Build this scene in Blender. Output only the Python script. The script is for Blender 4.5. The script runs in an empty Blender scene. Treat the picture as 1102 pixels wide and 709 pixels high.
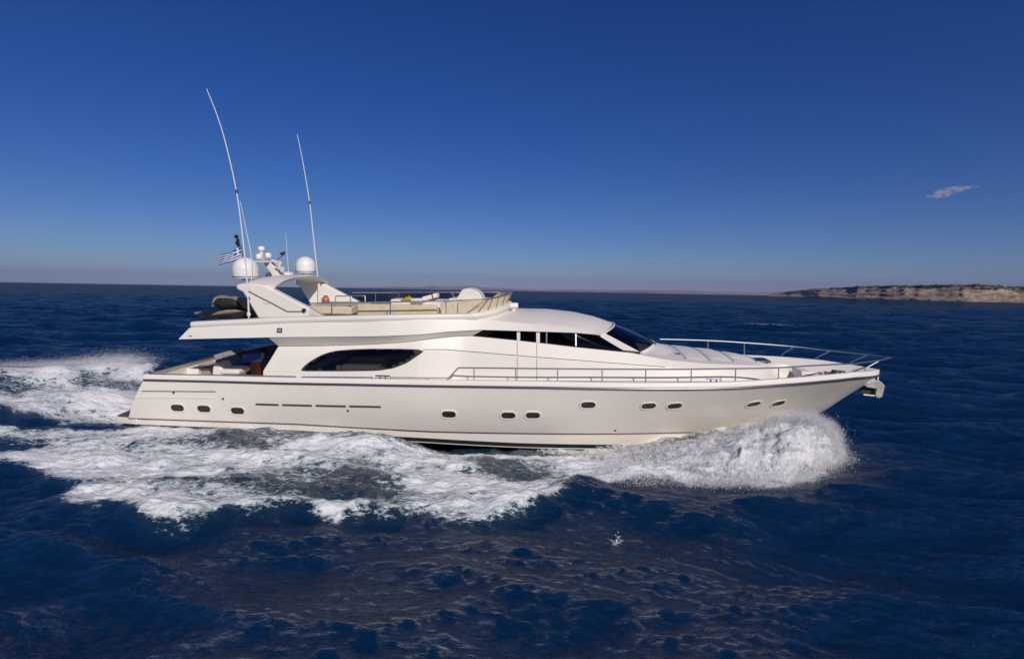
import bpy, bmesh, math, random
import numpy as np
from mathutils import Vector, Matrix, noise
from mathutils.bvhtree import BVHTree

random.seed(7)
rng = np.random.default_rng(11)
S = bpy.context.scene
COL = S.collection

# ------------------------------------------------------------------ camera
CAM_H = 4.75
FPX, CX, CY, IW, IH = 612.0, 551.0, 354.5, 1102.0, 709.0
PITCH, ROLL = math.radians(3.91), math.radians(0.99)
r0 = Vector((1, 0, 0)); u0 = Vector((0, math.sin(PITCH), math.cos(PITCH)))
FWD = Vector((0, math.cos(PITCH), -math.sin(PITCH)))
CR = math.cos(ROLL) * r0 + math.sin(ROLL) * u0
CU = -math.sin(ROLL) * r0 + math.cos(ROLL) * u0
CAMP = Vector((0, 0, CAM_H))
cam_d = bpy.data.cameras.new('camera')
cam = bpy.data.objects.new('camera', cam_d); COL.objects.link(cam)
M = Matrix((CR, CU, -FWD)).transposed().to_4x4(); M.translation = CAMP
cam.matrix_world = M
cam_d.sensor_width = 36; cam_d.lens = FPX / IW * 36
cam_d.clip_start = 0.1; cam_d.clip_end = 200000
S.camera = cam

# ------------------------------------------------------------------ sky, sun, exposure
SUN_EL, SUN_AZ = math.radians(29), math.radians(22)     # behind the camera, to its right
w = bpy.data.worlds.new('World'); S.world = w; w.use_nodes = True
wn = w.node_tree
bg = wn.nodes['Background']
sky = wn.nodes.new('ShaderNodeTexSky'); sky.sky_type = 'NISHITA'; sky.sun_disc = False
sky.sun_elevation = SUN_EL
sun_dir = Vector((math.sin(SUN_AZ) * math.cos(SUN_EL), -math.cos(SUN_AZ) * math.cos(SUN_EL), math.sin(SUN_EL)))
sky.sun_rotation = math.atan2(sun_dir.x, sun_dir.y)
sky.air_density = 0.85; sky.dust_density = 0.2; sky.ozone_density = 7.0; sky.altitude = 0
hsv = wn.nodes.new('ShaderNodeHueSaturation'); hsv.inputs['Saturation'].default_value = 1.20; hsv.inputs['Hue'].default_value = 0.518
wn.links.new(sky.outputs[0], hsv.inputs['Color']); wn.links.new(hsv.outputs[0], bg.inputs[0])
bg.inputs[1].default_value = 0.058
sd = bpy.data.lights.new('sun', 'SUN'); sd.energy = 3.5; sd.angle = math.radians(0.53); sd.color = (1.0, 0.925, 0.85)
so = bpy.data.objects.new('sun', sd); COL.objects.link(so)
so.rotation_euler = (-sun_dir).to_track_quat('-Z', 'Y').to_euler()
vs = S.view_settings
vs.view_transform = 'Standard'; vs.look = 'None'; vs.gamma = 1; vs.exposure = 0.0; vs.use_curve_mapping = False
S.cycles.use_denoising = True; S.cycles.sample_clamp_direct = 1.2; S.cycles.sample_clamp_indirect = 1.2
S.cycles.max_bounces = 8; S.cycles.transparent_max_bounces = 12; S.cycles.volume_bounces = 1
S.cycles.caustics_reflective = False; S.cycles.caustics_refractive = False

# ------------------------------------------------------------------ materials
def mat(name, col, rough=0.5, metal=0.0, coat=0.0, var=0.0, vscale=3.0, bump=0.0, bscale=40.0, spec=0.5):
    m = bpy.data.materials.new(name); m.use_nodes = True
    nt = m.node_tree; b = nt.nodes['Principled BSDF']
    b.inputs['Base Color'].default_value = (*col, 1); b.inputs['Roughness'].default_value = rough
    b.inputs['Metallic'].default_value = metal; b.inputs['Coat Weight'].default_value = coat
    b.inputs['Coat Roughness'].default_value = 0.06
    b.inputs['Specular IOR Level'].default_value = spec
    tc = nt.nodes.new('ShaderNodeTexCoord')
    n = nt.nodes.new('ShaderNodeTexNoise'); n.inputs['Scale'].default_value = vscale; n.inputs['Detail'].default_value = 5
    nt.links.new(tc.outputs['Object'], n.inputs['Vector'])
    mr = nt.nodes.new('ShaderNodeMapRange'); mr.inputs[1].default_value = 0.3; mr.inputs[2].default_value = 0.7
    mr.inputs[3].default_value = 1 - var; mr.inputs[4].default_value = 1 + var * 0.4
    nt.links.new(n.outputs['Fac'], mr.inputs[0])
    mx = nt.nodes.new('ShaderNodeMix'); mx.data_type = 'RGBA'; mx.blend_type = 'MULTIPLY'; mx.inputs[0].default_value = 1
    mx.inputs[6].default_value = (*col, 1)
    nt.links.new(mr.outputs[0], mx.inputs[7]); nt.links.new(mx.outputs[2], b.inputs['Base Color'])
    if bump:
        n2 = nt.nodes.new('ShaderNodeTexNoise'); n2.inputs['Scale'].default_value = bscale; n2.inputs['Detail'].default_value = 4
        nt.links.new(tc.outputs['Object'], n2.inputs['Vector'])
        bp = nt.nodes.new('ShaderNodeBump'); bp.inputs['Strength'].default_value = bump; bp.inputs['Distance'].default_value = 0.02
        nt.links.new(n2.outputs['Fac'], bp.inputs['Height']); nt.links.new(bp.outputs[0], b.inputs['Normal'])
    return m

GEL = mat('gelcoat_white', (0.79, 0.742, 0.675), 0.5, coat=0.10, var=0.035, vscale=0.8)
GELT = mat('topsides_white', (0.775, 0.72, 0.65), 0.35, coat=0.22, var=0.04, vscale=0.6)
CREAM = mat('cream_vinyl', (0.70, 0.62, 0.44), 0.6, var=0.1, vscale=6)
WVINYL = mat('white_vinyl', (0.80, 0.76, 0.70), 0.55, var=0.06, vscale=5)
GREYCOVER = mat('grey_cover', (0.115, 0.11, 0.11), 0.85, var=0.2, vscale=6, bump=0.4, bscale=9)
COVERF = mat('lightened_cover', (0.48, 0.465, 0.45), 0.85, var=0.25, vscale=5, bump=0.4, bscale=9)  # grey cover again, coloured paler to offset the cockpit's deep shade
DARKCOVER = mat('dark_cover', (0.014, 0.013, 0.014), 0.6, var=0.3, vscale=8, bump=0.4, bscale=10)
TANCOVER = mat('tan_cover', (0.26, 0.21, 0.16), 0.75, var=0.25, vscale=7, bump=0.4, bscale=12)
TEAK = mat('teak', (0.23, 0.12, 0.06), 0.6, var=0.25, vscale=12)
DTEAK = mat('wet_teak', (0.17, 0.075, 0.05), 0.35, var=0.25, vscale=9)
WOOD = mat('varnished_wood', (0.30, 0.10, 0.025), 0.3, coat=0.4, var=0.3, vscale=5)
STEEL = mat('stainless_steel', (0.66, 0.65, 0.65), 0.38, metal=1.0, var=0.1)
DSTEEL = mat('rub_rail_steel', (0.12, 0.12, 0.13), 0.35, metal=0.6, var=0.1)
BLACK = mat('black_rubber', (0.012, 0.012, 0.014), 0.5, var=0.2)
ANTIF = mat('black_antifouling', (0.008, 0.009, 0.012), 0.45, var=0.3)
SLOT = mat('vent_dark', (0.06, 0.05, 0.045), 0.6, var=0.2)
GLASS = None
PORTG = mat('port_glass', (0.035, 0.028, 0.025), 0.06, var=0.4, vscale=4)
DOME = mat('dome_plastic', (0.80, 0.79, 0.78), 0.35, var=0.03)
WHIPM = mat('fibreglass_whip', (0.72, 0.71, 0.70), 0.4, var=0.05)
SHADE = mat('dark_interior', (0.03, 0.025, 0.02), 0.7, var=0.3)  # near-black standing in for shade in wheelhouse and cockpit
BLUE = mat('blue_canvas', (0.20, 0.23, 0.58), 0.8, var=0.2)
ORANGE = mat('orange_plastic', (0.42, 0.10, 0.035), 0.6, var=0.2)
YELLOW = mat('yellow_cloth', (0.65, 0.45, 0.02), 0.8, var=0.25, vscale=10)
LEAF = mat('leaf_green', (0.03, 0.06, 0.02), 0.6, var=0.3)
GALV = mat('galvanised_anchor', (0.46, 0.44, 0.40), 0.5, metal=0.35, var=0.25, vscale=9)

def acrylic(name, tint):
    m = bpy.data.materials.new(name); m.use_nodes = True
    nt = m.node_tree; nt.nodes.clear()
    o = nt.nodes.new('ShaderNodeOutputMaterial'); mx = nt.nodes.new('ShaderNodeMixShader')
    t = nt.nodes.new('ShaderNodeBsdfTransparent'); t.inputs[0].default_value = (*tint, 1)
    g = nt.nodes.new('ShaderNodeBsdfGlossy'); g.inputs[0].default_value = (0.9, 0.9, 0.9, 1); g.inputs['Roughness'].default_value = 0.05
    f = nt.nodes.new('ShaderNodeFresnel'); f.inputs[0].default_value = 1.35
    nt.links.new(f.outputs[0], mx.inputs[0]); nt.links.new(t.outputs[0], mx.inputs[1]); nt.links.new(g.outputs[0], mx.inputs[2])
    nt.links.new(mx.outputs[0], o.inputs[0]); return m
GLASS = acrylic('tinted_glass', (0.26, 0.27, 0.29)); ACRYL = acrylic('clear_acrylic', (0.93, 0.92, 0.90)); SMOKED = acrylic('smoked_acrylic', (0.55, 0.53, 0.52))

# ------------------------------------------------------------------ mesh helpers
def mesh_obj(name, verts, faces, m, parent=None, angle=35, recalc=True):
    me = bpy.data.meshes.new(name)
    me.from_pydata([tuple(v) for v in verts], [], [tuple(f) for f in faces])
    if recalc:
        bm = bmesh.new(); bm.from_mesh(me)
        bmesh.ops.remove_doubles(bm, verts=bm.verts, dist=1e-5)
        bmesh.ops.dissolve_degenerate(bm, dist=1e-6, edges=bm.edges)
        bmesh.ops.recalc_face_normals(bm, faces=bm.faces)
        bm.to_mesh(me); bm.free()
    me.materials.append(m)
    me.polygons.foreach_set('use_smooth', [True] * len(me.polygons))
    me.set_sharp_from_angle(angle=math.radians(angle))
    o = bpy.data.objects.new(name, me); COL.objects.link(o)
    if parent is not None: o.parent = parent
    return o

def tag(o, label=None, cat=None, group=None, kind=None):
    if label: o['label'] = label
    if cat: o['category'] = cat
    if group: o['group'] = group
    if kind: o['kind'] = kind
    return o

def empty(name, loc=(0, 0, 0), rot=(0, 0, 0), parent=None):
    o = bpy.data.objects.new(name, None); COL.objects.link(o); o.empty_display_size = 0.2
    o.location = loc; o.rotation_euler = rot
    if parent is not None: o.parent = parent
    return o

def bevel(o, wd=0.02, seg=2, ang=35):
    b = o.modifiers.new('bevel', 'BEVEL'); b.width = wd; b.segments = seg; b.limit_method = 'ANGLE'; b.angle_limit = math.radians(ang)
    return o

class MB:
    def __init__(s): s.v = []; s.f = []
    def add(s, v, f):
        n = len(s.v); s.v += [Vector(p) for p in v]; s.f += [tuple(i + n for i in q) for q in f]; return s
    def grid(s, rows, cap0=False, cap1=False, closed=False):
        """rows: list of equally long point lists; closed joins the last row to the first"""
        n = len(s.v); R = len(rows); C = len(rows[0])
        for r in rows: s.v += [Vector(p) for p in r]
        for i in range(R if closed else R - 1):
            a, b = n + i * C, n + ((i + 1) % R) * C
            for j in range(C - 1): s.f.append((a + j, a + j + 1, b + j + 1, b + j))
        if cap0: s.f.append(tuple(n + i * C for i in range(R)))
        if cap1: s.f.append(tuple(n + i * C + C - 1 for i in range(R))[::-1])
        return s
    def tube(s, pts, r, seg=8, caps=True):
        pts = [Vector(p) for p in pts]
        rs = r if isinstance(r, (list, tuple)) else [r] * len(pts)
        up = None; rows = []
        for i, p in enumerate(pts):
            d = (pts[min(i + 1, len(pts) - 1)] - pts[max(i - 1, 0)]).normalized()
            if up is None:
                up = d.orthogonal().normalized()
            else:
                up = (up - d * up.dot(d)).normalized()
            q = d.cross(up)
            rows.append([p + (up * math.cos(a) + q * math.sin(a)) * rs[i] for a in [2 * math.pi * k / seg for k in range(seg)]])
        cols = [[rows[i][k] for i in range(len(pts))] for k in range(seg)]
        return s.grid(cols, caps, caps, closed=True)
    def box(s, c, d, rz=0, ry=0, rx=0):
        R = Matrix.Rotation(rz, 3, 'Z') @ Matrix.Rotation(ry, 3, 'Y') @ Matrix.Rotation(rx, 3, 'X')
        c = Vector(c); x, y, z = d[0] / 2, d[1] / 2, d[2] / 2
        v = [c + R @ Vector(p) for p in ((-x, -y, -z), (x, -y, -z), (x, y, -z), (-x, y, -z), (-x, -y, z), (x, -y, z), (x, y, z), (-x, y, z))]
        return s.add(v, [(0, 3, 2, 1), (4, 5, 6, 7), (0, 1, 5, 4), (1, 2, 6, 5), (2, 3, 7, 6), (3, 0, 4, 7)])
    def lathe(s, c, prof, seg=28, axis=None):
        c = Vector(c); R = Matrix.Identity(3)
        if axis is not None: R = Vector((0, 0, 1)).rotation_difference(Vector(axis)).to_matrix()
        cols = [[c + R @ Vector((r * math.cos(a), r * math.sin(a), z)) for r, z in prof] for a in [2 * math.pi * k / seg for k in range(seg)]]
        return s.grid(cols, True, True, closed=True)
    def prism(s, poly, ext):
        n = len(poly); ext = Vector(ext); a = [Vector(p) for p in poly]; b = [p + ext for p in a]
        return s.add(a + b, [tuple(range(n)), tuple(range(2 * n - 1, n - 1, -1))] + [(i, i + n, (i + 1) % n + n, (i + 1) % n) for i in range(n)])
    def mirrored(s):
        n = len(s.v); m = [Vector((p.x, -p.y, p.z)) for p in s.v]
        s.f += [tuple(i + n for i in reversed(q)) for q in s.f]; s.v += m; return s
    def build(s, name, m, parent=None, angle=35):
        return mesh_obj(name, s.v, s.f, m, parent, angle)

def ray(px, py):
    return (FWD + CR * ((px - CX) / FPX) - CU * ((py - CY) / FPX)).normalized()
def Q(px, py, yw):                       # point of the ray in the upright plane y = yw of the world
    d = ray(px, py); return CAMP + d * (yw / d.y)
def G(px, py, z=0.0):                    # point of the ray on the level plane z
    d = ray(px, py); return CAMP + d * ((z - CAM_H) / d.z)

# ------------------------------------------------------------------ the yacht's own frame
YAW, HEEL = math.radians(-4.0), math.radians(3.0)
yacht = empty('motor_yacht', (0, 19.7, 0), (HEEL, 0, YAW))
tag(yacht, 'long white motor yacht speeding across the blue sea', 'yacht')
Y2W = Matrix.Translation((0, 19.7, 0)) @ Matrix.Rotation(YAW, 4, 'Z') @ Matrix.Rotation(HEEL, 4, 'X')
W2Y = Y2W.inverted()
OB = W2Y @ CAMP; RB = W2Y.to_3x3()
def P(px, py, yb):                       # point of the ray in the plane y = yb of the yacht
    d = RB @ ray(px, py); return OB + d * ((yb - OB.y) / d.y)
def solve(px, py, bf):                   # point of the ray on the near surface y = -bf(x)
    yb = -2.5
    for _ in range(40):
        p = P(px, py, yb); yb = 0.5 * yb - 0.5 * bf(p.x)
    return P(px, py, yb)
def row(pxs, poly, bf):
    X = [a for a, b in poly]; Yv = [b for a, b in poly]
    return [solve(px, float(np.interp(px, X, Yv)), bf) for px in pxs]
def lin(a, b, n): return [a + (b - a) * i / (n - 1) for i in range(n)]
def sm(x, a, b):
    t = min(1, max(0, (x - a) / (b - a))); return t * t * (3 - 2 * t)
def mir(p): return Vector((p.x, -p.y, p.z))
def dense(poly, n=24):                   # resample a 3-D polyline evenly with Catmull-Rom smoothing
    poly = [Vector(p) for p in poly]; out = []
    for i in range(len(poly) - 1):
        p0, p1, p2, p3 = poly[max(i - 1, 0)], poly[i], poly[i + 1], poly[min(i + 2, len(poly) - 1)]
        for k in range(n):
            t = k / n
            out.append(0.5 * ((2 * p1) + (p2 - p0) * t + (2 * p0 - 5 * p1 + 4 * p2 - p3) * t * t + (3 * p1 - p0 - 3 * p2 + p3) * t ** 3))
    return out + [poly[-1]]

# ------------------------------------------------------------------ hull
tip = P(946, 403, 0)
def B(x):
    b = 2.85 + 0.2 * sm(x, -11, -3)
    t = (x - 1.0) / (tip.x - 1.0)
    if t > 0: b *= max(0.0, 1 - min(t, 1) ** 2.7) ** 0.78
    return b
sheer_poly = [(150, 408.6), (163.5, 409), (300, 412.3), (380, 413.7), (480, 415.5), (580, 416.8), (680, 418.4), (740, 418.3), (789, 417.4), (843, 413.9), (885, 410.3), (920, 406.6)]
sp = row([p[0] for p in sheer_poly], sheer_poly, B) + [tip]
SX = [p.x for p in sp]; SZ = [p.z for p in sp]
def zs(x): return float(np.interp(x, SX, SZ))
stem = dense([P(a, b, 0) for a, b in ((946, 403), (931, 413.5), (906, 429.5), (890, 440), (868, 452), (842, 464), (800, 477), (740, 490))], 8)
STZ = [p.z for p in stem][::-1]; STX = [p.x for p in stem][::-1]
def stem_x(z): return float(np.interp(z, STZ, STX))
kx1 = P(842, 464, 0)
kx0 = P(138, 447, -2.75).x
def Ck(x):
    t = (x - kx0) / (kx1.x - kx0)
    return 2.74 * max(0.0, 1 - max(0, min(t, 1)) ** 3.9) ** 0.9
kn_poly = [(110, 449), (119, 449.3), (318, 456), (461, 464), (560, 466), (700, 466), (755, 464.6), (790, 462)]
kp = [solve(a, b, Ck) for a, b in kn_poly[:-1]] + [kx1]
KX = [p.x for p in kp]; KZ = [p.z for p in kp]
def zk(x): return float(np.interp(x, KX, KZ))
bo_poly = [(110, 455), (128, 455.8), (318, 463), (461, 471.5), (560, 477.3), (708, 480), (760, 479)]
bp_ = [solve(a, b, lambda x: Ck(x) - 0.05) for a, b in bo_poly] + [P(815, 477, 0)]
BX = [p.x for p in bp_]; BZ = [p.z for p in bp_]
def zb(x): return float(np.interp(x, BX, BZ))

NT = 72
ts = [1 - (1 - i / (NT - 1)) ** 1.35 for i in range(NT)]
xs_s = solve(155, 409, B).x
xs_k = solve(138, 447, Ck).x
xe_k = kx1.x
zs1, zk1 = tip.z, kx1.z
LV = 12
def hull_row(v):
    out = []
    for t in ts:
        xsv = xs_s + (xs_k - xs_s) * v ** 0.9
        xe = stem_x(zs1 + (zk1 - zs1) * v)
        xsh = xs_s + (tip.x - xs_s) * t; xkn = xs_k + (xe_k - xs_k) * t
        bs, bk = B(xsh), Ck(xkn)
        p = 1.0 + 0.30 * sm(t, 0.6, 0.97)
        b = bk + (bs - bk) * (1 - v) ** p + 0.05 * math.sin(math.pi * v) * (1 - sm(t, 0.3, 0.95))
        z = zs(xsh) + (zk(xkn) - zs(xsh)) * v
        out.append(Vector((xsv + (xe - xsv) * t, -max(b, 0), z)))
    return out
top_rows = [hull_row(i / LV) for i in range(LV + 1)]
kn_row = top_rows[-1]
strip_row0 = [Vector((p.x, p.y * 0.985 if p.y < -0.02 else 0, p.z - 0.015)) for p in kn_row]
strip_row = []
for t, p in zip(ts, kn_row):
    z = min(zb(p.x), p.z - 0.05)
    b = max(0, -p.y - 0.06 - 0.35 * (p.z - z) * sm(t, .4, .8))
    strip_row.append(Vector((p.x - 0.6 * t ** 12, -b, z)))
stripe1 = [Vector((p.x, min(0, p.y + 0.02), p.z - 0.13)) for p in strip_row]
stripe2 = [Vector((p.x, min(0, p.y + 0.03), p.z - 0.16)) for p in strip_row]
keel = [Vector((p.x - 0.8 * t ** 8, 0, -1.3 + 0.75 * t ** 5)) for t, p in zip(ts, strip_row)]

hb = MB().grid(top_rows).mirrored()
sa = [r[0] for r in top_rows]            # transom closing face
hb.add(sa + [mir(p) for p in reversed(sa)], [tuple(range(2 * len(sa)))])
hull = hb.build('hull', GELT, yacht, 30)
MB().grid([kn_row, strip_row0, strip_row]).mirrored().build('lower_hull_strake', GELT, yacht, 25)
MB().grid([strip_row, stripe1]).mirrored().build('boot_stripe', ANTIF, yacht)
MB().grid([stripe1, stripe2]).mirrored().build('waterline_stripe', GELT, yacht)
MB().grid([stripe2, keel]).mirrored().build('hull_bottom', ANTIF, yacht)
def bvh_of(rows_list):
    v = []; f = []
    for rows in rows_list:
        n = len(v); C = len(rows[0])
        for r in rows: v += [Vector(p) for p in r]
        for i in range(len(rows) - 1):
            for j in range(C - 1):
                a = n + i * C + j; f.append((a, a + 1, a + C + 1, a + C))
    return BVHTree.FromPolygons(v, f)
HULL_T = bvh_of([top_rows])
def hit(tree, px, py):
    d = (RB @ ray(px, py)).normalized()
    loc, nor, _, _ = tree.ray_cast(OB, d)
    if loc is None: return None, None
    if nor.dot(d) > 0: nor = -nor
    return loc, nor

# knuckle groove and swim platform
MB().tube([p + Vector((0, -0.006, 0.0)) for p in kn_row[:-6]], 0.014, 6).build('knuckle_groove', SLOT, yacht)
pa = P(119, 448.6, -2.72); pz = pa.z
plat = [Vector((pa.x + 0.06, -2.62, 0)), Vector((pa.x, -2.2, 0)), Vector((pa.x - 0.12, 0, 0)), Vector((pa.x, 2.2, 0)), Vector((pa.x + 0.06, 2.62, 0)), Vector((xs_k + 0.3, 2.76, 0)), Vector((xs_k + 0.3, -2.76, 0))]
for p in plat: p.z = pz - 0.22
bevel(MB().prism(plat, (0, 0, 0.20)).build('swim_platform', GELT, yacht), 0.03)
cpl = Vector((pa.x + 0.5, 0, 0))
pl2 = [Vector(((p.x - cpl.x) * 0.92 + cpl.x, p.y * 0.975, pz - 0.017)) for p in plat]
MB().prism(pl2, (0, 0, 0.03)).build('platform_decking', DTEAK, yacht)

# rub rail, bulwark cap, decks
sheer = top_rows[0]
def rail_line(off_y, off_z, n0=0):
    return [Vector((p.x, min(0, p.y + off_y), p.z + off_z)) for p in sheer[n0:]]
rr = [Vector((p.x, p.y - 0.015, p.z)) for p in sheer]
MB().tube(rr + [mir(p) for p in reversed(rr[:-1])], 0.034, 8).build('rub_rail', DSTEEL, yacht)
CAPH = 0.17
def deck_z(x):
    return zs(x) + 0.02 - 0.62 * (1 - sm(x, -7.0, -6.6)) - 0.30 * sm(x, 7.6, 7.8)
c0 = rail_line(0.005, 0.02); c1 = rail_line(0.02, CAPH - 0.03); c1b = rail_line(0.05, CAPH); c2 = rail_line(0.17, CAPH); c2b = rail_line(0.20, CAPH - 0.03)
c3 = [Vector((p.x, min(0, (p.y + 0.20) * (1 - 0.26 * sm(p.x, 6.0, 7.8))), deck_z(p.x))) for p in sheer]
bw = MB().grid([c0, c1, c1b, c2, c2b, c3]).mirrored()
bw.add([c0[0], c1[0], c1b[0], c2[0], c2b[0], c3[0]] + [mir(p) for p in (c3[0], c2b[0], c2[0], c1b[0], c1[0], c0[0])], [tuple(range(12))])
bw.build('bulwark', GEL, yacht, 40)
dn = [i for i, p in enumerate(sheer) if p.x <= 7.62]; dfw = [i for i, p in enumerate(sheer) if p.x >= 7.5]
MB().grid([[c3[i] for i in dn], [mir(c3[i]) for i in dn]]).build('side_deck', GEL, yacht)
MB().grid([[c3[i] + Vector((0, .004, 0)) for i in dfw], [mir(c3[i]) for i in dfw]]).build('foredeck', TEAK, yacht)

# portholes, vents, fittings on the topsides
def frame_at(tree, px, py):
    loc, n = hit(tree, px, py)
    tx = Vector((1, 0, 0)); tx = (tx - n * tx.dot(n)).normalized(); up = tx.cross(n)
    if up.z < 0: up = -up
    return loc, n, tx, up
def stadium(a, b, n=8):
    pts = []
    s = a - b
    for k in range(n + 1):
        t = -math.pi / 2 + math.pi * k / n; pts.append((s + b * math.cos(t), b * math.sin(t)))
    for k in range(n + 1):
        t = math.pi / 2 + math.pi * k / n; pts.append((-s + b * math.cos(t), b * math.sin(t)))
    return pts
def oval(name, tree, px, py, a, b, rim, glassm, parent):
    loc, n, tx, up = frame_at(tree, px, py)
    loop = lambda d, out: [loc + tx * x + up * y + n * out for x, y in stadium(a + d, b + d)]
    rows = [loop(rim, -0.02), loop(rim, 0.012), loop(rim * 0.6, 0.022), loop(0.0, 0.010), loop(-0.008, -0.03)]
    rows = [r + [r[0]] for r in rows]
    pr = MB().grid(rows).build(name, GEL, parent, 50)
    g = loop(-0.004, -0.012 + 0.02)
    MB().add(g, [tuple(range(len(g)))]).build('glass', glassm, pr)
    return pr
for px, py in ((191, 438.8), (219.5, 439.8), (255.7, 441.9), (483, 445.8), (547, 446.9), (573.4, 446.8), (633, 435.7), (698, 436.7), (726, 436.7), (811, 434.7), (837.5, 434)):
    oval('porthole', HULL_T, px, py, 0.215, 0.112, 0.05, PORTG, yacht)
for x0, y0, x1, y1 in ((275.3, 434.8, 300.2, 435.5), (303.8, 435.5, 335.8, 436.3), (339.8, 436.3, 372.4, 437), (376, 437, 410, 437.6)):
    pts = []
    up = []
    for k in range(6):
        loc, n = hit(HULL_T, x0 + (x1 - x0) * k / 5, y0 + (y1 - y0) * k / 5)
        pts.append(loc + n * 0.008)
    v = MB().grid([[p + Vector((0, -.0, 0.03)) for p in pts], [p + Vector((0, -0.006, 0.024)) for p in pts], [p + Vector((0, -0.006, -0.024)) for p in pts], [p + Vector((0, 0, -0.03)) for p in pts]])
    v.build('engine_air_vent', SLOT, yacht)
for px, py in ((374.4, 441.8), (187, 422.6), (240, 429), (662, 471)):
    loc, n = hit(HULL_T, px, min(py, 463))
    MB().lathe(loc, [(0.0, -0.01), (0.035, -0.01), (0.035, 0.015), (0.02, 0.02), (0.012, 0.006), (0, 0.006)], 14, n).build('drain_outlet', DSTEEL, yacht)
for a, b in (((151, 420.8), (232, 421.3)), ((146, 427), (229.6, 428.2))):
    pts = []
    for k in range(14):
        loc, n = hit(HULL_T, a[0] + 2 + (b[0] - a[0] - 2) * k / 13, a[1] + (b[1] - a[1]) * k / 13)
        if loc: pts.append(loc + n * 0.004)
    MB().tube(pts, 0.014 if a[0] > 148 else 0.02, 6).build('hull_moulding', SLOT if a[0] > 148 else GEL, yacht)

# ------------------------------------------------------------------ deckhouse
def W(x):
    wv = B(x) - (0.24 + 0.40 * sm(x, -2.8, -1.2))
    wv *= math.sqrt(max(0.05, 1 - 0.75 * max(0, (x - 6.3) / 2.2) ** 2.2)) if x > 6.3 else 1
    return max(wv, 0.35)
def ins(x): return 0.26 + 0.06 * sm(x, -3, 0)
def Wt(x): return W(x) - ins(x)
L1 = [(296, 373), (345, 372.6), (400, 371), (433, 368.8), (485, 362.6), (509, 361.7), (556, 366.4), (589, 370), (619, 373.6), (675, 379.3), (700, 384), (720, 387.5), (756, 391), (811, 393.3), (845, 396)]
ND = 64
pk = lambda a, b: lin(a, b, ND)
d0 = row(pk(283, 861), [(283, 410), (480, 414), (600, 415), (760, 415), (861, 411)], W)
d1 = row(pk(283.4, 860), [(283, 399), (400, 401.5), (600, 405), (760, 406), (860, 408)], lambda x: W(x) - 0.03)
d2 = row(pk(291, 855), [(291, 387), (380, 380.5), (454.5, 376), (480, 376), (580, 384.4), (717, 395), (800, 398.5), (855, 403)], lambda x: W(x) - 0.13)
d3 = row(pk(299.5, 846), L1, Wt)
camb = 0.10
d4 = [Vector((p.x + 0.05, p.y * 0.55, p.z + camb * 0.7)) for p in d3]
d5 = [Vector((p.x + 0.10, 0, p.z + camb)) for p in d3]
SAL_UP = [(324.5, 398.3), (328, 393.8), (334, 389.2), (340, 385.5), (346, 382.4), (354, 379.6), (362.5, 377.7), (380, 376.3), (398, 375.7), (430, 375.8), (453, 376.6), (455.5, 378)]
SAL_LO = [(324.5, 398.3), (327, 398.9), (365, 398.9), (400, 398.5), (410, 397.9), (424, 395.6), (438, 390), (455.5, 378)]
def pip(x, y, pts):
    c = False
    for k in range(len(pts)):
        a, b = pts[k], pts[k - 1]
        if (a[1] > y) != (b[1] > y) and x < (b[0] - a[0]) * (y - a[1]) / (b[1] - a[1]) + a[0]: c = not c
    return c
def to_px(p):
    d = Y2W @ p - CAMP; k = d.dot(FWD); return CX + FPX * d.dot(CR) / k, CY - FPX * d.dot(CU) / k
hole_poly = SAL_UP + SAL_LO[-2:0:-1]
fine = []
for ra, rb in ((d0, d1), (d1, d2), (d2, d3)):
    for q_ in range(8):
        r_ = [a.lerp(b, q_ / 8) for a, b in zip(ra, rb)]
        fine.append([r_[k].lerp(r_[k + 1], h_) for k in range(ND - 1) for h_ in (0, .25, .5, .75)] + [r_[-1]])
fine.append([d3[k].lerp(d3[k + 1], h_) for k in range(ND - 1) for h_ in (0, .25, .5, .75)] + [d3[-1]])
top3 = [[r[k].lerp(r[k + 1], h_) for k in range(ND - 1) for h_ in (0, .25, .5, .75)] + [r[-1]] for r in (d4, d5)]
dm = MB().grid(fine + top3)
inq = [pip(*to_px(v), hole_poly) if v.x < -1.0 else False for v in dm.v]
dm.f = [f for f in dm.f if not all(inq[k] for k in f)]
dm.mirrored()
n0 = [r[0] for r in (d0, d1, d2, d3, d4, d5)]; n1 = [r[-1] for r in fine + top3]
dm.add(n1 + [mir(p) for p in n1[-2::-1]], [tuple(range(2 * len(n1) - 1))])
dm.build('deckhouse', GEL, yacht, 28)
WALL_T = bvh_of([[d0, d1, d2, d3]])
ab = [Vector((p.x + 0.35, p.y * 0.985, p.z)) for p in n0]
MB().add(ab + [mir(p) for p in ab[-2::-1]], [tuple(range(11))]).build('aft_glass_door', GLASS, yacht)
cr = []
for px in lin(455, 716, 50):
    loc, n = hit(WALL_T, px, float(np.interp(px, [454.5, 480, 580, 717], [376, 376.1, 384.4, 395])))
    cr.append(loc + n * 0.002)
MB().tube(cr, 0.009, 6).build('panel_groove', SLOT, yacht)
# door seams
for px, y0 in ((556.6, 368), (577.6, 370)):
    pts = []
    for k in range(8):
        loc, n = hit(WALL_T, px, y0 + (411 - y0) * k / 7); pts.append(loc + n * 0.002)
    MB().tube(pts, 0.007, 5).build('door_seam', SLOT, yacht)

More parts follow.
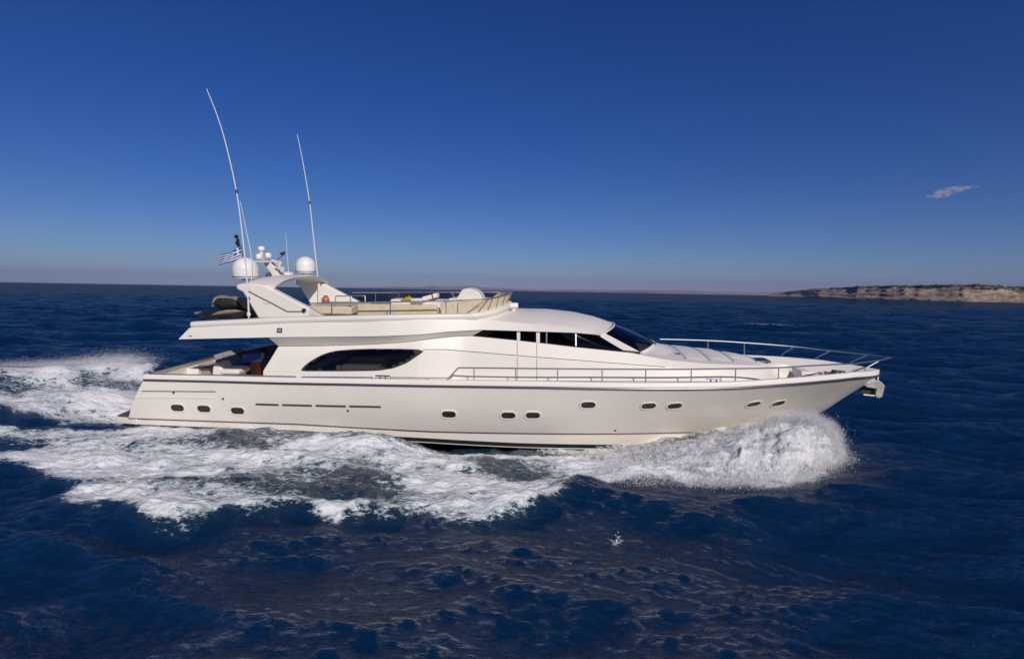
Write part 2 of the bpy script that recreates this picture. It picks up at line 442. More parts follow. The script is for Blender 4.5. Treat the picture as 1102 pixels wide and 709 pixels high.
def patch(tree, up, lo, n, m, off=0.012):
    """grid between two pixel polylines laid on a surface, with turned-in edges"""
    rows = []
    for j in range(m):
        r = []
        for i in range(n):
            t = i / (n - 1); s = j / (m - 1)
            a = (np.interp(t, lin(0, 1, len(up)), [q[0] for q in up]), np.interp(t, lin(0, 1, len(up)), [q[1] for q in up]))
            b = (np.interp(t, lin(0, 1, len(lo)), [q[0] for q in lo]), np.interp(t, lin(0, 1, len(lo)), [q[1] for q in lo]))
            loc, nn = hit(tree, a[0] + (b[0] - a[0]) * s, a[1] + (b[1] - a[1]) * s)
            r.append(loc + nn * off)
        rows.append(r)
    return rows
def res(poly, n):                        # resample a pixel polyline by arc length
    d = [0]
    for a, b in zip(poly, poly[1:]): d.append(d[-1] + math.hypot(b[0] - a[0], b[1] - a[1]))
    return [(float(np.interp(t, d, [p[0] for p in poly])), float(np.interp(t, d, [p[1] for p in poly]))) for t in lin(0, d[-1], n)]
sal_up = res(SAL_UP, 30)
sal_lo = res(SAL_LO, 30)
sr = patch(WALL_T, sal_up, sal_lo, 30, 7)
win = MB().grid(sr).build('saloon_window', GLASS, yacht)
loop = sr[0] + sr[-1][-2:0:-1]
MB().tube(loop + [loop[0]], 0.012, 6, False).build('window_seal', BLACK, win)
win2 = MB().grid([[mir(p) for p in r] for r in sr]).build('saloon_window', GLASS, yacht)

# saloon behind the glass
xa_, xb_ = P(300, 398, -2.2).x, P(470, 398, -2.2).x
zf = P(390, 399, -2.4).z - 0.62
cabin = MB().box(((xa_ + xb_) / 2, 0, zf - 0.03), (xb_ - xa_, 4.4, 0.06)).build('saloon_floor', TEAK, yacht)
MB().box((xb_ + 0.1, 0, zf + 0.8), (0.06, 4.2, 1.6)).build('saloon_bulkhead', WOOD, yacht)
sx0, sx1 = P(372, 397, -1.6).x, P(412, 397, -1.6).x
bevel(MB().box(((sx0 + sx1) / 2, -1.7, zf + 0.36), (sx1 - sx0, 0.8, 0.72)).build('saloon_sofa', WVINYL, yacht), 0.08, 3)
bevel(MB().box(((sx0 + sx1) / 2, -1.25, zf + 0.44), (sx1 - sx0, 0.2, 0.88)).build('sofa_back', WVINYL, yacht), 0.08, 3)
for px in (343.5, 364):
    q = P(px, 395.2, -1.75)
    MB().lathe(q + Vector((0, 0, -0.09)), [(0, 0), (0.09, 0), (0.065, 0.17), (0, 0.17)], 14).lathe(q + Vector((0, 0, -0.5)), [(0, 0), (0.06, 0), (0.02, 0.05), (0.02, 0.4), (0, 0.4)], 10).build('table_lamp', WVINYL, yacht)
q = P(352, 399, -1.75); bevel(MB().box(q + Vector((0, 0, -0.3)), (1.3, 0.5, 0.42)).build('side_table', WOOD, yacht), 0.02)

# ------------------------------------------------------------------ upper deck, brow and wheelhouse roof in one moulding
def bE0(x):
    return float(np.interp(x, [-11, -10, -8.5, -3.6, -2.6, -1.6, -0.8, 0.2, 4], [2.45, 2.66, 2.76, 2.78, 2.66, 2.42, 2.24, Wt(0.2) + 0.08, 0])) if x < 0.2 else Wt(x) + 0.08 - 0.25 * sm(x, 1.5, 3.2)
def bE1(x): return bE0(x) - 0.10 - 0.10 * sm(x, -3, 0)
E0 = [(192, 365), (290, 362.9), (400, 362), (421, 361.3), (452, 360), (480, 357), (509, 355.3), (519, 354.9), (556, 356), (619, 358), (641, 360), (648, 361)]
E1 = [(204, 352.8), (250, 350.2), (320, 346.8), (421, 343.8), (509, 342.6), (560, 347.5), (620, 353.2), (649, 358.6)]
NU = 70
e0 = row(lin(192, 647, NU), E0, bE0)
e1 = row(lin(204, 649, NU), E1, bE1)
rc = [P(a, b, 0) for a, b in ((548, 333.3), (555, 332.7), (589, 333), (619, 336.2), (643, 341.6), (659, 347.6))]
RX = [p.x for p in rc]; RZ = [p.z for p in rc]
xc_end = rc[-1].x; x0_ = e1[0].x
def crown(s):
    k = 1 - (1 - s) ** 2; out = []
    for i, p in enumerate(e1):
        t = i / (NU - 1)
        xC = x0_ + (xc_end - x0_) * t
        xx = p.x + (xC - p.x) * (1 - (1 - s) ** 1.7)
        zC = float(np.interp(xC, RX, RZ)) if xC > RX[0] else RZ[0]
        f = sm(xC, RX[0] - 2.2, RX[0])
        zz = p.z + (zC - p.z) * k * f
        out.append(Vector((xx, p.y * (1 - s), zz)))
    return out
ur = [e0, e1] + [crown(s) for s in (0.08, 0.2, 0.4, 0.7, 1.0)]
um = MB().grid(ur).mirrored()
um.grid([e0, [mir(p) for p in e0]])
a0 = [r[0] for r in ur]; um.add(a0 + [mir(p) for p in a0[-2::-1]], [tuple(range(2 * len(a0) - 1))])
a1 = [r[-1] for r in ur]; um.add(a1 + [mir(p) for p in a1[-2::-1]], [tuple(range(2 * len(a1) - 1))])
um.build('upper_deck', GEL, yacht, 26)
UP_T = bvh_of([ur])
# soffit: slopes from the overhang's lower edge in to the top of the deckhouse wall
sf0 = row(lin(289, 519, 40), [(a, b + 0.5) for a, b in E0], bE0); sf1 = row(lin(299.5, 509, 40), [(a, b - 0.6) for a, b in L1], lambda x: Wt(x) - 0.02)
MB().grid([sf0, sf1]).build('soffit', GEL, yacht)
MB().grid([[mir(p) for p in sf0], [mir(p) for p in sf1]]).build('soffit', GEL, yacht)
# small lamp and vent on the overhang side
loc, n, tx, up = frame_at(UP_T, 301, 355.6)
lb = MB(); 
lb.prism([loc + tx * x + up * y - n * 0.01 for x, y in ((-.08, -.07), (.08, -.07), (.08, .07), (-.08, .07))], n * 0.03)
lamp = lb.build('side_lamp', DSTEEL, yacht)
MB().prism([loc + tx * x + up * y + n * 0.018 for x, y in ((-.035, -.03), (.05, -.03), (.05, .03), (-.035, .03))], n * 0.012).build('lens', mat('lamp_lens', (0.35, 0.37, 0.42), 0.1), lamp)
loc, n = hit(UP_T, 205, 361.6)
MB().box(loc, (0.10, 0.03, 0.025)).build('deck_drain', DSTEEL, yacht)

# ------------------------------------------------------------------ wheelhouse glass
wb = row(lin(508, 676, 30), L1, Wt)
wtop = row(lin(520, 641.5, 30), [(a, b + 0.3) for a, b in E0], lambda x: bE0(x) - 0.09)
wrows = [[a.lerp(b, s) for a, b in zip(wb, wtop)] for s in lin(0, 1, 5)]
MB().grid(wrows).build('side_window', GLASS, yacht)
MB().grid([[mir(p) for p in r] for r in wrows]).build('side_window', GLASS, yacht)
WG_T = bvh_of([wrows])
def bar(px0, y0, px1, y1, wd, m, name, tree=WG_T, proud=0.02):
    a, n1_ = hit(tree, px0, y0); b, n2_ = hit(tree, px1, y1)
    if a is None or b is None: return
    q = (b - a); tx = q.cross(n1_).normalized()
    mb = MB().prism([a - tx * wd / 2 - n1_ * 0.02 - q * .12, a + tx * wd / 2 - n1_ * 0.02 - q * .12, b + tx * wd / 2 - n2_ * 0.02 + q * .12, b - tx * wd / 2 - n2_ * 0.02 + q * .12], n1_ * (0.02 + proud))
    return bevel(mb.build(name, m, yacht), 0.008)
bar(558, 357.5, 558, 365.5, 0.105, GEL, 'window_pillar')
bar(579, 358, 579, 367.5, 0.115, GEL, 'window_pillar')
bar(588.2, 358.5, 588.2, 368.5, 0.045, STEEL, 'window_mullion')
bar(619.6, 359.8, 619.6, 371.5, 0.05, STEEL, 'window_mullion')
# near-black sheet over the deckhouse top, painting shade into the wheelhouse
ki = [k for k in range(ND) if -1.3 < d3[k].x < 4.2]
MB().grid([[d3[k] + Vector((0, 0.10, 0.015)) for k in ki], [d4[k] + Vector((0, 0, 0.015)) for k in ki], [d5[k] + Vector((0, 0, 0.015)) for k in ki]]).mirrored().build('wheelhouse_shade_sheet', SHADE, yacht)
# windscreen
ss_b, ss_t = P(690, 379.4, -1.62), P(650, 358.8, -1.45)
sc_b, sc_t = P(702.5, 367.4, 0), P(660, 348.4, 0)
ws = []
for s in lin(0, 1, 9):
    r = []
    for v in lin(-1, 1, 25):
        lo = Vector((sc_b.x + (ss_b.x - sc_b.x) * v * v, 1.62 * v, sc_b.z + (ss_b.z - sc_b.z) * v * v))
        hi = Vector((sc_t.x + (ss_t.x - sc_t.x) * v * v, 1.45 * v, sc_t.z + (ss_t.z - sc_t.z) * v * v))
        p = lo.lerp(hi, s); p.x += 0.06 * math.sin(math.pi * s); r.append(p)
    ws.append(r)
MB().grid(ws).build('windscreen', GLASS, yacht)
hd = [p + Vector((0.015, 0, 0.01)) for p in ws[-1]]
MB().tube(hd, 0.03, 6).build('windscreen_header', GEL, yacht)
bs = [p + Vector((0.0, 0, -0.01)) for p in ws[0]]
MB().tube(bs, 0.045, 6).build('windscreen_sill', GEL, yacht)
# near and far pillars beside the windscreen
pil = [P(640.5, 358.6, -1.78), P(650.5, 358.0, -1.44), P(691, 379.6, -1.62), P(676, 380.2, -1.84)]
bevel(MB().prism(pil, (0, 0.10, -0.06)).build('windscreen_pillar', GEL, yacht), 0.02)
bevel(MB().prism([mir(p) for p in pil], (0, -0.10, -0.06)).build('windscreen_pillar', GEL, yacht), 0.02)
for v in (-0.42, 0.3):
    p = Vector((sc_b.x + (ss_b.x - sc_b.x) * v * v, 1.62 * v, sc_b.z + (ss_b.z - sc_b.z) * v * v)) + Vector((0.10, 0, 0.03))
    MB().tube([p, p + Vector((-0.14, 0.03, 0.09)), p + Vector((-0.36, 0.42, 0.24))], [0.03, 0.018, 0.012], 6).build('windscreen_wiper', BLACK, yacht)
# cowl between the windscreen and the trunk top
cow0 = [p + Vector((0, 0, -0.02)) for p in ws[0]]
cow1 = [Vector((p.x + 0.55 + 0.1 * (1 - abs(v)), p.y * 1.06, 0)) for p, v in zip(ws[0], lin(-1, 1, 25))]
D3X = [p.x for p in d3]; D3Z = [p.z for p in d3]
for p in cow1: p.z = float(np.interp(p.x, D3X, D3Z)) + camb * (1 - (p.y / 2.2) ** 2) - 0.01
MB().grid([cow0, [a.lerp(b, 0.5) + Vector((0, 0, 0.02)) for a, b in zip(cow0, cow1)], cow1]).build('windscreen_cowl', GEL, yacht)

# ------------------------------------------------------------------ foredeck sunpads and hatch (on the trunk top)
def top_z(x, y): 
    zz = float(np.interp(x, D3X, D3Z)); wv = max(0.4, Wt(x)); u = min(1, abs(y) / wv)
    return zz + camb * (1 - u ** 1.8)
pads = [(723, 746, 727), (748, 774, 753), (776, 806, 781)]
px_edges = [P(a, 378, 0).x for a in (727, 752, 778, 808)]
for a, b in zip(px_edges, px_edges[1:]):
    rows = []
    n = 10
    hwid = min(Wt(a), Wt(b)) - 0.28
    for i in range(7):
        x = a + 0.015 + (b - a - 0.03) * i / 6; r = []
        for j in range(13):
            y = hwid * (-1 + 2 * j / 12)
            ed = min(i, 6 - i, 1) and min(j, 12 - j, 1)
            r.append(Vector((x, y, top_z(x, y) + (0.035 if ed else 0.0))))
        rows.append(r)
    MB().grid(rows).build('sunpad_cushion', WVINYL, yacht, 50)
for a in px_edges:
    hwid = min(2.0, Wt(a)) - 0.28
    MB().tube([Vector((a, y, top_z(a, y) + 0.03)) for y in lin(-hwid, hwid, 14)], 0.008, 6).build('sunpad_seam', GREYCOVER, yacht)
hx = P(819, 386.3, -0.2)
hz = top_z(hx.x, -0.2)
bevel(MB().box((hx.x, -0.05, hz + 0.02), (0.55, 0.62, 0.06)).build('deck_hatch', DSTEEL, yacht), 0.015)
MB().box((hx.x, -0.05, hz + 0.055), (0.47, 0.54, 0.02)).build('hatch_glass', GLASS, yacht)
for px, y in ((729, -1.0), (822, 0.5)):
    x = P(px, 385, y).x
    MB().lathe((x, y, top_z(x, y) + 0.01), [(0, 0), (0.09, 0), (0.09, 0.02), (0.06, 0.035), (0, 0.03)], 18).build('deck_fitting', STEEL, yacht)

# foredeck well: lockers, windlass, fairlead
lx = P(868, 403, -0.55)
bevel(MB().prism([lx + Vector(q) for q in ((-0.30, -.3, -0.35), (0.42, -.3, -0.35), (0.30, -.3, 0.04), (0.05, -.3, 0.14), (-0.3, -.3, 0.16))], (0, 0.75, 0)).build('foredeck_seat', WVINYL, yacht), 0.05, 3)
lx2 = P(857, 402, 0.4)
bevel(MB().box(lx2 + Vector((0, 0, -0.15)), (0.35, 0.9, 0.34)).build('foredeck_locker', GEL, yacht), 0.04, 3)
for px, py, yb in ((882, 403.5, -0.25), (889, 402.5, 0.25)):
    q = P(px, py, yb)
    MB().lathe(q + Vector((0, 0, -0.2)), [(0, 0), (0.11, 0), (0.11, 0.08), (0.06, 0.10), (0.05, 0.2), (0.09, 0.24), (0.09, 0.28), (0, 0.3)], 16).build('anchor_windlass', STEEL, yacht)
ch = MB()
for k in range(16):
    q = P(884 + 2.6 * k, 405 - 0.35 * k, -0.1)
    ch.box((q.x, q.y, zs(q.x) - 0.18), (0.09, 0.05, 0.03), rz=0.6 * (k % 2))
ch.build('anchor_chain', GALV, yacht)
FAR_T = bvh_of([[[mir(p) for p in c2], [mir(p) for p in c2b], [mir(p) for p in c3]]])
q, qn = hit(FAR_T, 902, 401.3)
if q is None: q = P(902, 401.3, 0.6)
q = q + Vector((0, -0.05, 0.02))
fl = bevel(MB().box(q, (0.50, 0.08, 0.17), ry=0.09).build('mooring_fairlead', BLACK, yacht), 0.03)
MB().box(q + Vector((-0.08, -0.05, 0)), (0.07, 0.03, 0.09)).build('fairlead_post', STEEL, fl)
MB().box(q + Vector((0.08, -0.05, 0)), (0.07, 0.03, 0.09)).build('fairlead_post', STEEL, fl)
for px in (412, 768):                     # cleats on the bulwark
    p = solve(px, 408.5, lambda x: B(x) - 0.10); p.z = zs(p.x) + CAPH
    c = MB().tube([p + Vector((-0.22, 0, 0.09)), p + Vector((0.22, 0, 0.09))], 0.022, 8)
    c.tube([p + Vector((-0.08, 0, 0)), p + Vector((-0.08, 0, 0.09))], 0.02, 6).tube([p + Vector((0.08, 0, 0)), p + Vector((0.08, 0, 0.09))], 0.02, 6)
    c.build('mooring_cleat', DSTEEL, yacht)

# anchor under the stem
aa = lambda px, py, y=0: P(px, py, y)
anc = MB().prism([aa(*q) for q in ((925, 412), (931, 409), (943, 408), (947, 411), (949.5, 414), (946.5, 426), (942.5, 427.5), (938.5, 425), (940.5, 417), (931, 416))], (0, 0.34, 0))
anc.v = [v - Vector((0, 0.17, 0)) for v in anc.v]
an = bevel(anc.build('anchor', GALV, yacht), 0.02)
MB().prism([aa(*q) for q in ((929, 417), (940, 418.5), (938, 423.5), (931, 425.5), (926, 421))], (0, 0.10, 0)).build('fluke', SHADE, an)
MB().tube([aa(918, 416.5, -.25), aa(924, 415.5, -0.22), aa(930, 413, -0.15)], [0.05, 0.035, 0.03], 8).build('shank', STEEL, an)
MB().tube([aa(929, 424.6, -.12), aa(941, 425.8, -.12)], 0.03, 8).build('stock', GALV, an)

# ------------------------------------------------------------------ guard rails
def pl(pts, yb): return [P(a, b, yb) for a, b in pts]
near_b = lambda x: max(0.05, B(x) - 0.12)
rail_px = [(481.5, 406.9), (484, 405.5), (492.5, 396.6), (496, 395.7), (520, 395.9), (593, 396.7), (717, 397.3), (791.6, 396.6), (838, 395.6), (870.6, 393.6), (903, 391.9), (920, 391.2)]
top_near = [solve(a, b, near_b) for a, b in rail_px]
tip_r = P(959, 384.8, 0)
top_near += [P(934, 389.2, -0.55), P(947, 387.6, -0.3), tip_r]
far_px = [(710, 365.0, 2.32), (761.7, 366.5, 2.25), (801, 368.8, 2.1), (854.7, 373, 1.75), (893.7, 377.5, 1.25), (934, 381.6, 0.62), (952, 384, 0.2)]
top_far = [P(*q) for q in far_px]
gr = MB().tube(dense(top_near, 5), 0.023, 8).tube(dense(top_far + [tip_r], 5), 0.027, 8).build('guard_rail', STEEL, yacht)
for px in (510, 555, 600, 648, 695, 744, 791.6, 838):
    t = solve(px, float(np.interp(px, [a for a, b in rail_px], [b for a, b in rail_px])), near_b)
    b = Vector((t.x + 0.01, -(B(t.x) - 0.11), zs(t.x) + CAPH))
    MB().tube([t, b], 0.018, 8).lathe(b, [(0, 0), (0.045, 0), (0.04, 0.015), (0, 0.015)], 10).build('stanchion', STEEL, gr)
low = [solve(px, y, near_b) for px, y in ((493, 409), (560, 409.6), (695, 410.3), (791.6, 410.4), (838, 408.6), (870, 405.4))]
MB().tube(dense(low, 4), 0.012, 6).build('lower_rail', STEEL, gr)
for t, b, f in (((761.7, 366.5, 2.25), (761.7, 373, 2.3), None), ((801, 368.8, 2.1), (801, 378.8, 2.15), None), ((854.7, 373, 1.75), (841, 384.4, 1.85), (842, 381, 1.85)),
                ((893.7, 377.5, 1.25), (877.3, 389, 1.35), (877.8, 385.3, 1.35)), ((934, 381.6, 0.62), (914.8, 392.8, 0.78), (915.5, 389.5, 0.78)), ((947, 387.6, -0.3), (930.4, 399.5, -0.36), (932, 396, -0.36))):
    pts = [P(*t)] + ([P(*f)] if f else []) + [P(*b)]
    pts.append(Vector((pts[-1].x, pts[-1].y, min(pts[-1].z, zs(pts[-1].x) + CAPH))))
    MB().tube(pts, 0.023, 8).build('stanchion', STEEL, gr)
hr = MB()
for seg in (((161, 402.8), (230, 404), (312, 405.4), (318, 405.6)), ((325, 405.8), (380, 406.2), (401, 406.4)), ((420, 406.6), (460, 406.9), (482, 407))):
    pts = [solve(a, b - 0.4, lambda x: B(x) - 0.06) for a, b in seg]
    hr.tube(pts, 0.019, 8)
    for i in range(len(seg)):
        p = pts[i]; hr.tube([p, Vector((p.x, p.y, zs(p.x) + CAPH - 0.02))], 0.014, 6)
hr.build('bulwark_handrail', STEEL, yacht)

# ------------------------------------------------------------------ flybridge coaming (a swept moulding round the deck)
lip_px = [(206, 346.2), (260, 343.6), (320, 340.9), (421, 338.6), (500, 337.4)]
lipn = [solve(a, b, lambda x: bE1(x) - 0.0) for a, b in lip_px]
lipn = dense(lipn, 8)
corner = lipn[-1]
cfront = P(549, 325.2, 0)
arc = []
for k in range(1, 17):
    th = math.pi / 2 * k / 16
    arc.append(Vector((corner.x + (cfront.x - corner.x) * math.sin(th) ** 0.9, corner.y * math.cos(th) ** 0.75 if k < 16 else 0, corner.z + (cfront.z - corner.z) * math.sin(th) ** 1.6)))
half = lipn + arc
path = half + [mir(p) for p in half[-2::-1]]
def sweep(path, prof):
    rows = [[] for _ in prof]
    for i, p in enumerate(path):
        d = path[min(i + 1, len(path) - 1)] - path[max(i - 1, 0)]; d.z = 0; d.normalize()
        out = Vector((d.y, -d.x, 0))
        for k, (o, u) in enumerate(prof): rows[k].append(p + out * o + Vector((0, 0, u)))
    return rows
prof = [(-0.16, 0), (-0.03, 0.0), (0.03, -0.02), (0.055, -0.07), (0.05, -0.13), (0.0, -0.19), (-0.02, -0.215), (-0.02, -0.28), (-0.16, -0.28)]
rw = sweep(path, prof)
MB().grid(rw, True, True, closed=True).build('flybridge_coaming', GEL, yacht, 40)
# front wind deflector: cream moulding rising from the coaming
fd_lo = sweep(half[len(lipn):] + [mir(p) for p in arc[-2::-1]], [(-0.10, -0.02)])[0]
topc = P(551, 314.6, 0); topn = P(524, 322.0, -2.0)
fd_hi = []
for p in fd_lo:
    u = min(1, abs(p.y) / 2.1)
    fd_hi.append(Vector((topc.x + (topn.x - topc.x) * u ** 2.0 + 0.0, p.y * 1.0, topc.z + (topn.z - topc.z) * u ** 1.3)))
fd = MB().grid([fd_lo, [a.lerp(b, .5) for a, b in zip(fd_lo, fd_hi)], fd_hi, [p + Vector((-0.05, 0, 0)) for p in fd_hi], [a.lerp(b, .5) + Vector((-0.05, 0, 0)) for a, b in zip(fd_lo, fd_hi)], [p + Vector((-0.05, 0, 0)) for p in fd_lo]])
dfl = fd.build('wind_deflector', CREAM, yacht, 40)
for k in range(2, len(fd_lo) - 2, 3):
    a, b = fd_lo[k], fd_hi[k]
    MB().tube([a.lerp(b, 0.05) + Vector((.012, 0, 0)), a.lerp(b, 0.97) + Vector((.012, 0, 0))], 0.014, 5).build('deflector_strut', TEAK, dfl)
MB().tube(fd_hi, 0.02, 6).build('deflector_top_rail', STEEL, dfl)
# side rails with smoked screens
nr = pl(((333, 326.6), (357, 325.9), (420, 325.0), (480, 323.8), (524, 322.2)), -2.02)
nrl = [solve(a, b, lambda x: bE1(x) - 0.08) for a, b in ((333, 340.6), (357, 339.9), (420, 338.6), (480, 337.7), (503, 337.2))]
fr_ = MB().tube(dense(nr, 5), 0.022, 8).build('flybridge_rail', STEEL, yacht)
for i, (a, b) in enumerate(((nr[1], nrl[1]), (nr[2], nrl[2]), (nr[3], nrl[3]), (nr[4], nrl[4]))):
    MB().tube([a, b], 0.028 if i == 3 else 0.016, 8).build('stanchion', STEEL, fr_)
nra = dense(nr, 5); nrb = dense(nrl, 5)
MB().grid([[p + Vector((0, 0, -.03)) for p in nra], nrb]).build('side_screen', ACRYL, fr_)
fa = pl(((379, 314.9), (450, 314.7), (549, 314.4)), 2.02)
fb_ = pl(((379, 327.5), (450, 326.8), (549, 325)), 2.08)
fr2 = MB().tube(dense(fa, 5), 0.022, 8).build('flybridge_rail', STEEL, yacht)
for t in (0.15, 0.3, 0.55, 0.8):
    a = fa[0].lerp(fa[-1], t); b = fb_[0].lerp(fb_[-1], t); MB().tube([a, b], 0.016, 6).build('stanchion', STEEL, fr2)
MB().grid([fa, fb_]).build('side_screen', SMOKED, fr2)

# flybridge furniture
FLY = float(np.interp(-4, [p.x for p in e1], [p.z for p in e1]))
def fly_box(name, px0, px1, ytop, yb0, yb1, m, zb_=None, bv=0.05, front=None):
    a = P(px0, ytop, yb0); b = P(px1, ytop, yb0)
    zt = (a.z + b.z) / 2; zlo = FLY if zb_ is None else zt - zb_
    o = MB().box(((a.x + b.x) / 2, (yb0 + yb1) / 2, (zt + zlo) / 2), (abs(b.x - a.x), abs(yb1 - yb0), zt - zlo)).build(name, m, yacht)
    return bevel(o, bv, 3)
fly_box('flybridge_sofa', 384, 470, 331.5, -1.35, -0.7, CREAM)
fly_box('sofa_backrest', 384, 470, 327.8, -1.55, -1.36, CREAM)
fly_box('sunpad_base', 330, 378, 329.5, -1.2, 0.9, CREAM)
fly_box('helm_seat', 474, 492, 325.5, -1.1, 0.2, CREAM)
fly_box('helm_console', 492, 522, 325.0, -1.15, 1.3, CREAM)
fly_box('bar_unit', 420, 480, 322.5, 0.8, 1.5, WVINYL)
# the white helm cowl: a quarter-round hood
ox = P(489, 324, -0.75); 
hood = []
for k in range(11):
    th = math.radians(112 - 112 * k / 10); hood.append((math.cos(th), math.sin(th)))
c0_ = P(503.5, 324.5, -0.75); Rr = (P(519.5, 324.5, -0.75) - c0_).length
Hh = (c0_ - P(503.5, 310.6, -0.75)).length
poly = [c0_ + Vector((Rr * a, 0, Hh * b)) for a, b in hood] + [c0_ + Vector((-0.44, 0, 0))]
bevel(MB().prism(poly, (0, 0.85, 0)).build('helm_cowl', GEL, yacht, 25), 0.02, 2)
fly_box('dash_shelf', 482.5, 499, 321.3, -0.75, 0.1, GEL, zb_=0.12, bv=0.03)
q = P(486.5, 319.5, -0.5); MB().tube([q, q + Vector((0.05, 0, 0.06)), q + Vector((-0.02, 0, 0.12))], 0.035, 8).build('throttle_lever', DSTEEL, yacht)
# grab frames behind the arch
for x0, x1, yt in ((361, 378, 318.6), (377, 393, 318.2)):
    mb = MB().tube([P(x0, 327, -1.3), P(x0, yt + 0.7, -1.3), P(x0 + 1, yt, -1.3), P(x1 - 1, yt, -1.3), P(x1, yt + .7, -1.3), P(x1, 328, -1.3)], 0.018, 8)
    mb.build('grab_frame', STEEL, yacht)
# aft-facing searchlight on the roof
q = P(553, 331.8, -0.35)
sl_ = MB().lathe(q + Vector((0, 0, -0.10)), [(0, 0), (0.09, 0), (0.05, 0.05), (0.05, 0.14), (0, 0.14)], 14).build('searchlight', GEL, yacht)
MB().lathe(q + Vector((-0.16, 0, 0.085)), [(0, 0), (0.07, 0.0), (0.10, 0.1), (0.10, 0.26), (0.085, 0.30), (0, 0.29)], 16, (1, -0.1, 0.05)).build('lamp_head', DOME, sl_)

# ------------------------------------------------------------------ radar arch
leg = [(253.3, 308.8), (255.5, 306), (262, 305), (276, 305.6), (285, 307.8), (293, 311.2), (300, 315), (320, 325.6), (335, 333), (348, 341.5), (278, 342.6), (269.5, 328.5), (261, 314.3), (255.5, 311.8)]
lg = [P(a, b, -2.18) for a, b in leg]
for s in (1, -1):
    v = [Vector((p.x, p.y * s, p.z)) for p in lg]
    arch = bevel(MB().prism(v, (0, 0.30 * s, 0)).build('arch_leg', GEL, yacht, 25), 0.05, 3)
    if s == 1:
        g = [P(a, b, -2.19) for a, b in ((266, 312.5), (275, 317.5), (290, 325), (309, 335.2), (325, 335.2))]
        MB().tube(g, 0.016, 6).build('leg_groove', SLOT, arch)
        q = P(327.3, 333.8, -2.2); MB().lathe(q, [(0, -.02), (0.06, -.02), (0.06, 0.05), (0.04, 0.07), (0, 0.07)], 12, (0, -1, 0)).build('leg_speaker', BLACK, arch)
        g = [P(a, b, -2.19) for a, b in ((283.5, 325.8), (291, 326.8))]
        MB().tube(g, 0.012, 6).build('leg_light', CREAM, arch)
ztp = P(270, 305.4, -2.1).z
def bz(y): return ztp - 0.02 + 0.24 * (1 - (abs(y) / 2.1) ** 3)
bxa, bxb = P(258, 306, -2.1).x, P(292, 306, -2.1).x
rows = [[], [], [], [], [], []]
for y in lin(-2.12, 2.12, 25):
    z = bz(y); xa = bxa + 0.35 * (1 - abs(y) / 2.2); xb = bxb + 0.15
    for k, p in enumerate(((xa, z - 0.05), (xa + 0.15, z), (xb - 0.2, z + 0.01), (xb, z - 0.04), (xb - 0.06, z - 0.13), (xa + 0.12, z - 0.14))):
        rows[k].append(Vector((p[0], y, p[1])))
MB().grid(rows, True, True, closed=True).build('arch_beam', GEL, yacht, 50)

def dome(px, py_mid, wpx, hpx, yb):
    c = P(px, py_mid, yb); d = (P(px + wpx / 2, py_mid, yb) - P(px - wpx / 2, py_mid, yb)).length / 2
    h = (P(px, py_mid - hpx / 2, yb) - P(px, py_mid + hpx / 2, yb)).length
    z0 = c.z - h / 2
    prof = [(0, 0), (d * 0.90, 0), (d * 0.97, 0.03), (d, 0.10), (d, h - d * 0.95)]
    for k in range(1, 9):
        t = math.pi / 2 * k / 8; prof.append((d * math.cos(t), h - d * 0.95 + d * 0.95 * math.sin(t)))
    o = MB().lathe((c.x, c.y, z0), prof, 36).build('satellite_dome', DOME, yacht)
    zbm = bz(yb)
    MB().lathe((c.x + 0.05, c.y, zbm - 0.03), [(0, 0), (0.2, 0), (0.15, 0.04), (0.13, z0 - zbm), (0.24, z0 - zbm + 0.03), (0, z0 - zbm + 0.03)], 18).build('dome_pedestal', DOME, o)
    MB().lathe((c.x, c.y, z0 + 0.045), [(d * .98, 0), (d * 1.004, 0.004), (d * 1.004, 0.02), (d * .98, 0.024)], 36).build('dome_seam', GREYCOVER, o)
dome(264, 288.2, 25.5, 22.5, -1.62)
dome(328.7, 284.8, 20.3, 17.6, 1.6)
# mast
mb_ = [P(a, b, -0.16) for a, b in ((293, 300.5), (306, 300.5), (304, 297), (295, 287), (291, 281), (283.5, 282), (285, 286), (291, 294))]
mast = bevel(MB().prism(mb_, (0, 0.32, 0)).build('radar_mast', GEL, yacht), 0.03)
q = P(283.5, 281.6, 0); bevel(MB().box(q, (0.66, 0.75, 0.05)).build('mast_platform', GEL, mast), 0.02)
for px, py, yb, r, h in ((278.6, 275.8, -0.15, 0.115, 0.19), (288.6, 274.6, 0.12, 0.115, 0.19), (281.2, 267.4, 0, 0.12, 0.17)):
    q = P(px, py, yb)
    MB().lathe(q + Vector((0, 0, -h / 2)), [(0, 0), (r * .8, 0), (r, h * .2), (r, h * .55), (r * .75, h * .9), (0, h)], 16).build('navigation_dome', DOME, mast)
q = P(281.5, 272.5, 0); MB().tube([q + Vector((0, 0, -0.32)), q + Vector((0, 0, 0.1))], 0.05, 8).box(q + Vector((0, 0, -0.03)), (0.1, 0.09, 0.34)).build('light_pole', DOME, mast)
q = P(283.5, 277, 0); MB().box(q, (0.16, 0.3, 0.22)).build('navigation_light', mat('nav_lamp', (0.45, 0.45, 0.47), 0.3), mast)
for px, py, ln in ((292.6, 280.6, 0.34), (296.6, 287.2, 0.3)):
    q = P(px, py, -0.2)
    MB().lathe(q, [(0, 0), (0.05, 0), (0.06, ln * .5), (0.10, ln), (0, ln * .93)], 14, (0.9, -0.3, -0.25)).build('horn', DOME, mast)
q = P(290, 297, -0.35); MB().lathe(q, [(0, -.02), (0.09, 0), (0.10, 0.1), (0.05, 0.16), (0, 0.16)], 14, (0.2, -0.9, 0.3)).build('deck_floodlight', DSTEEL, mast)
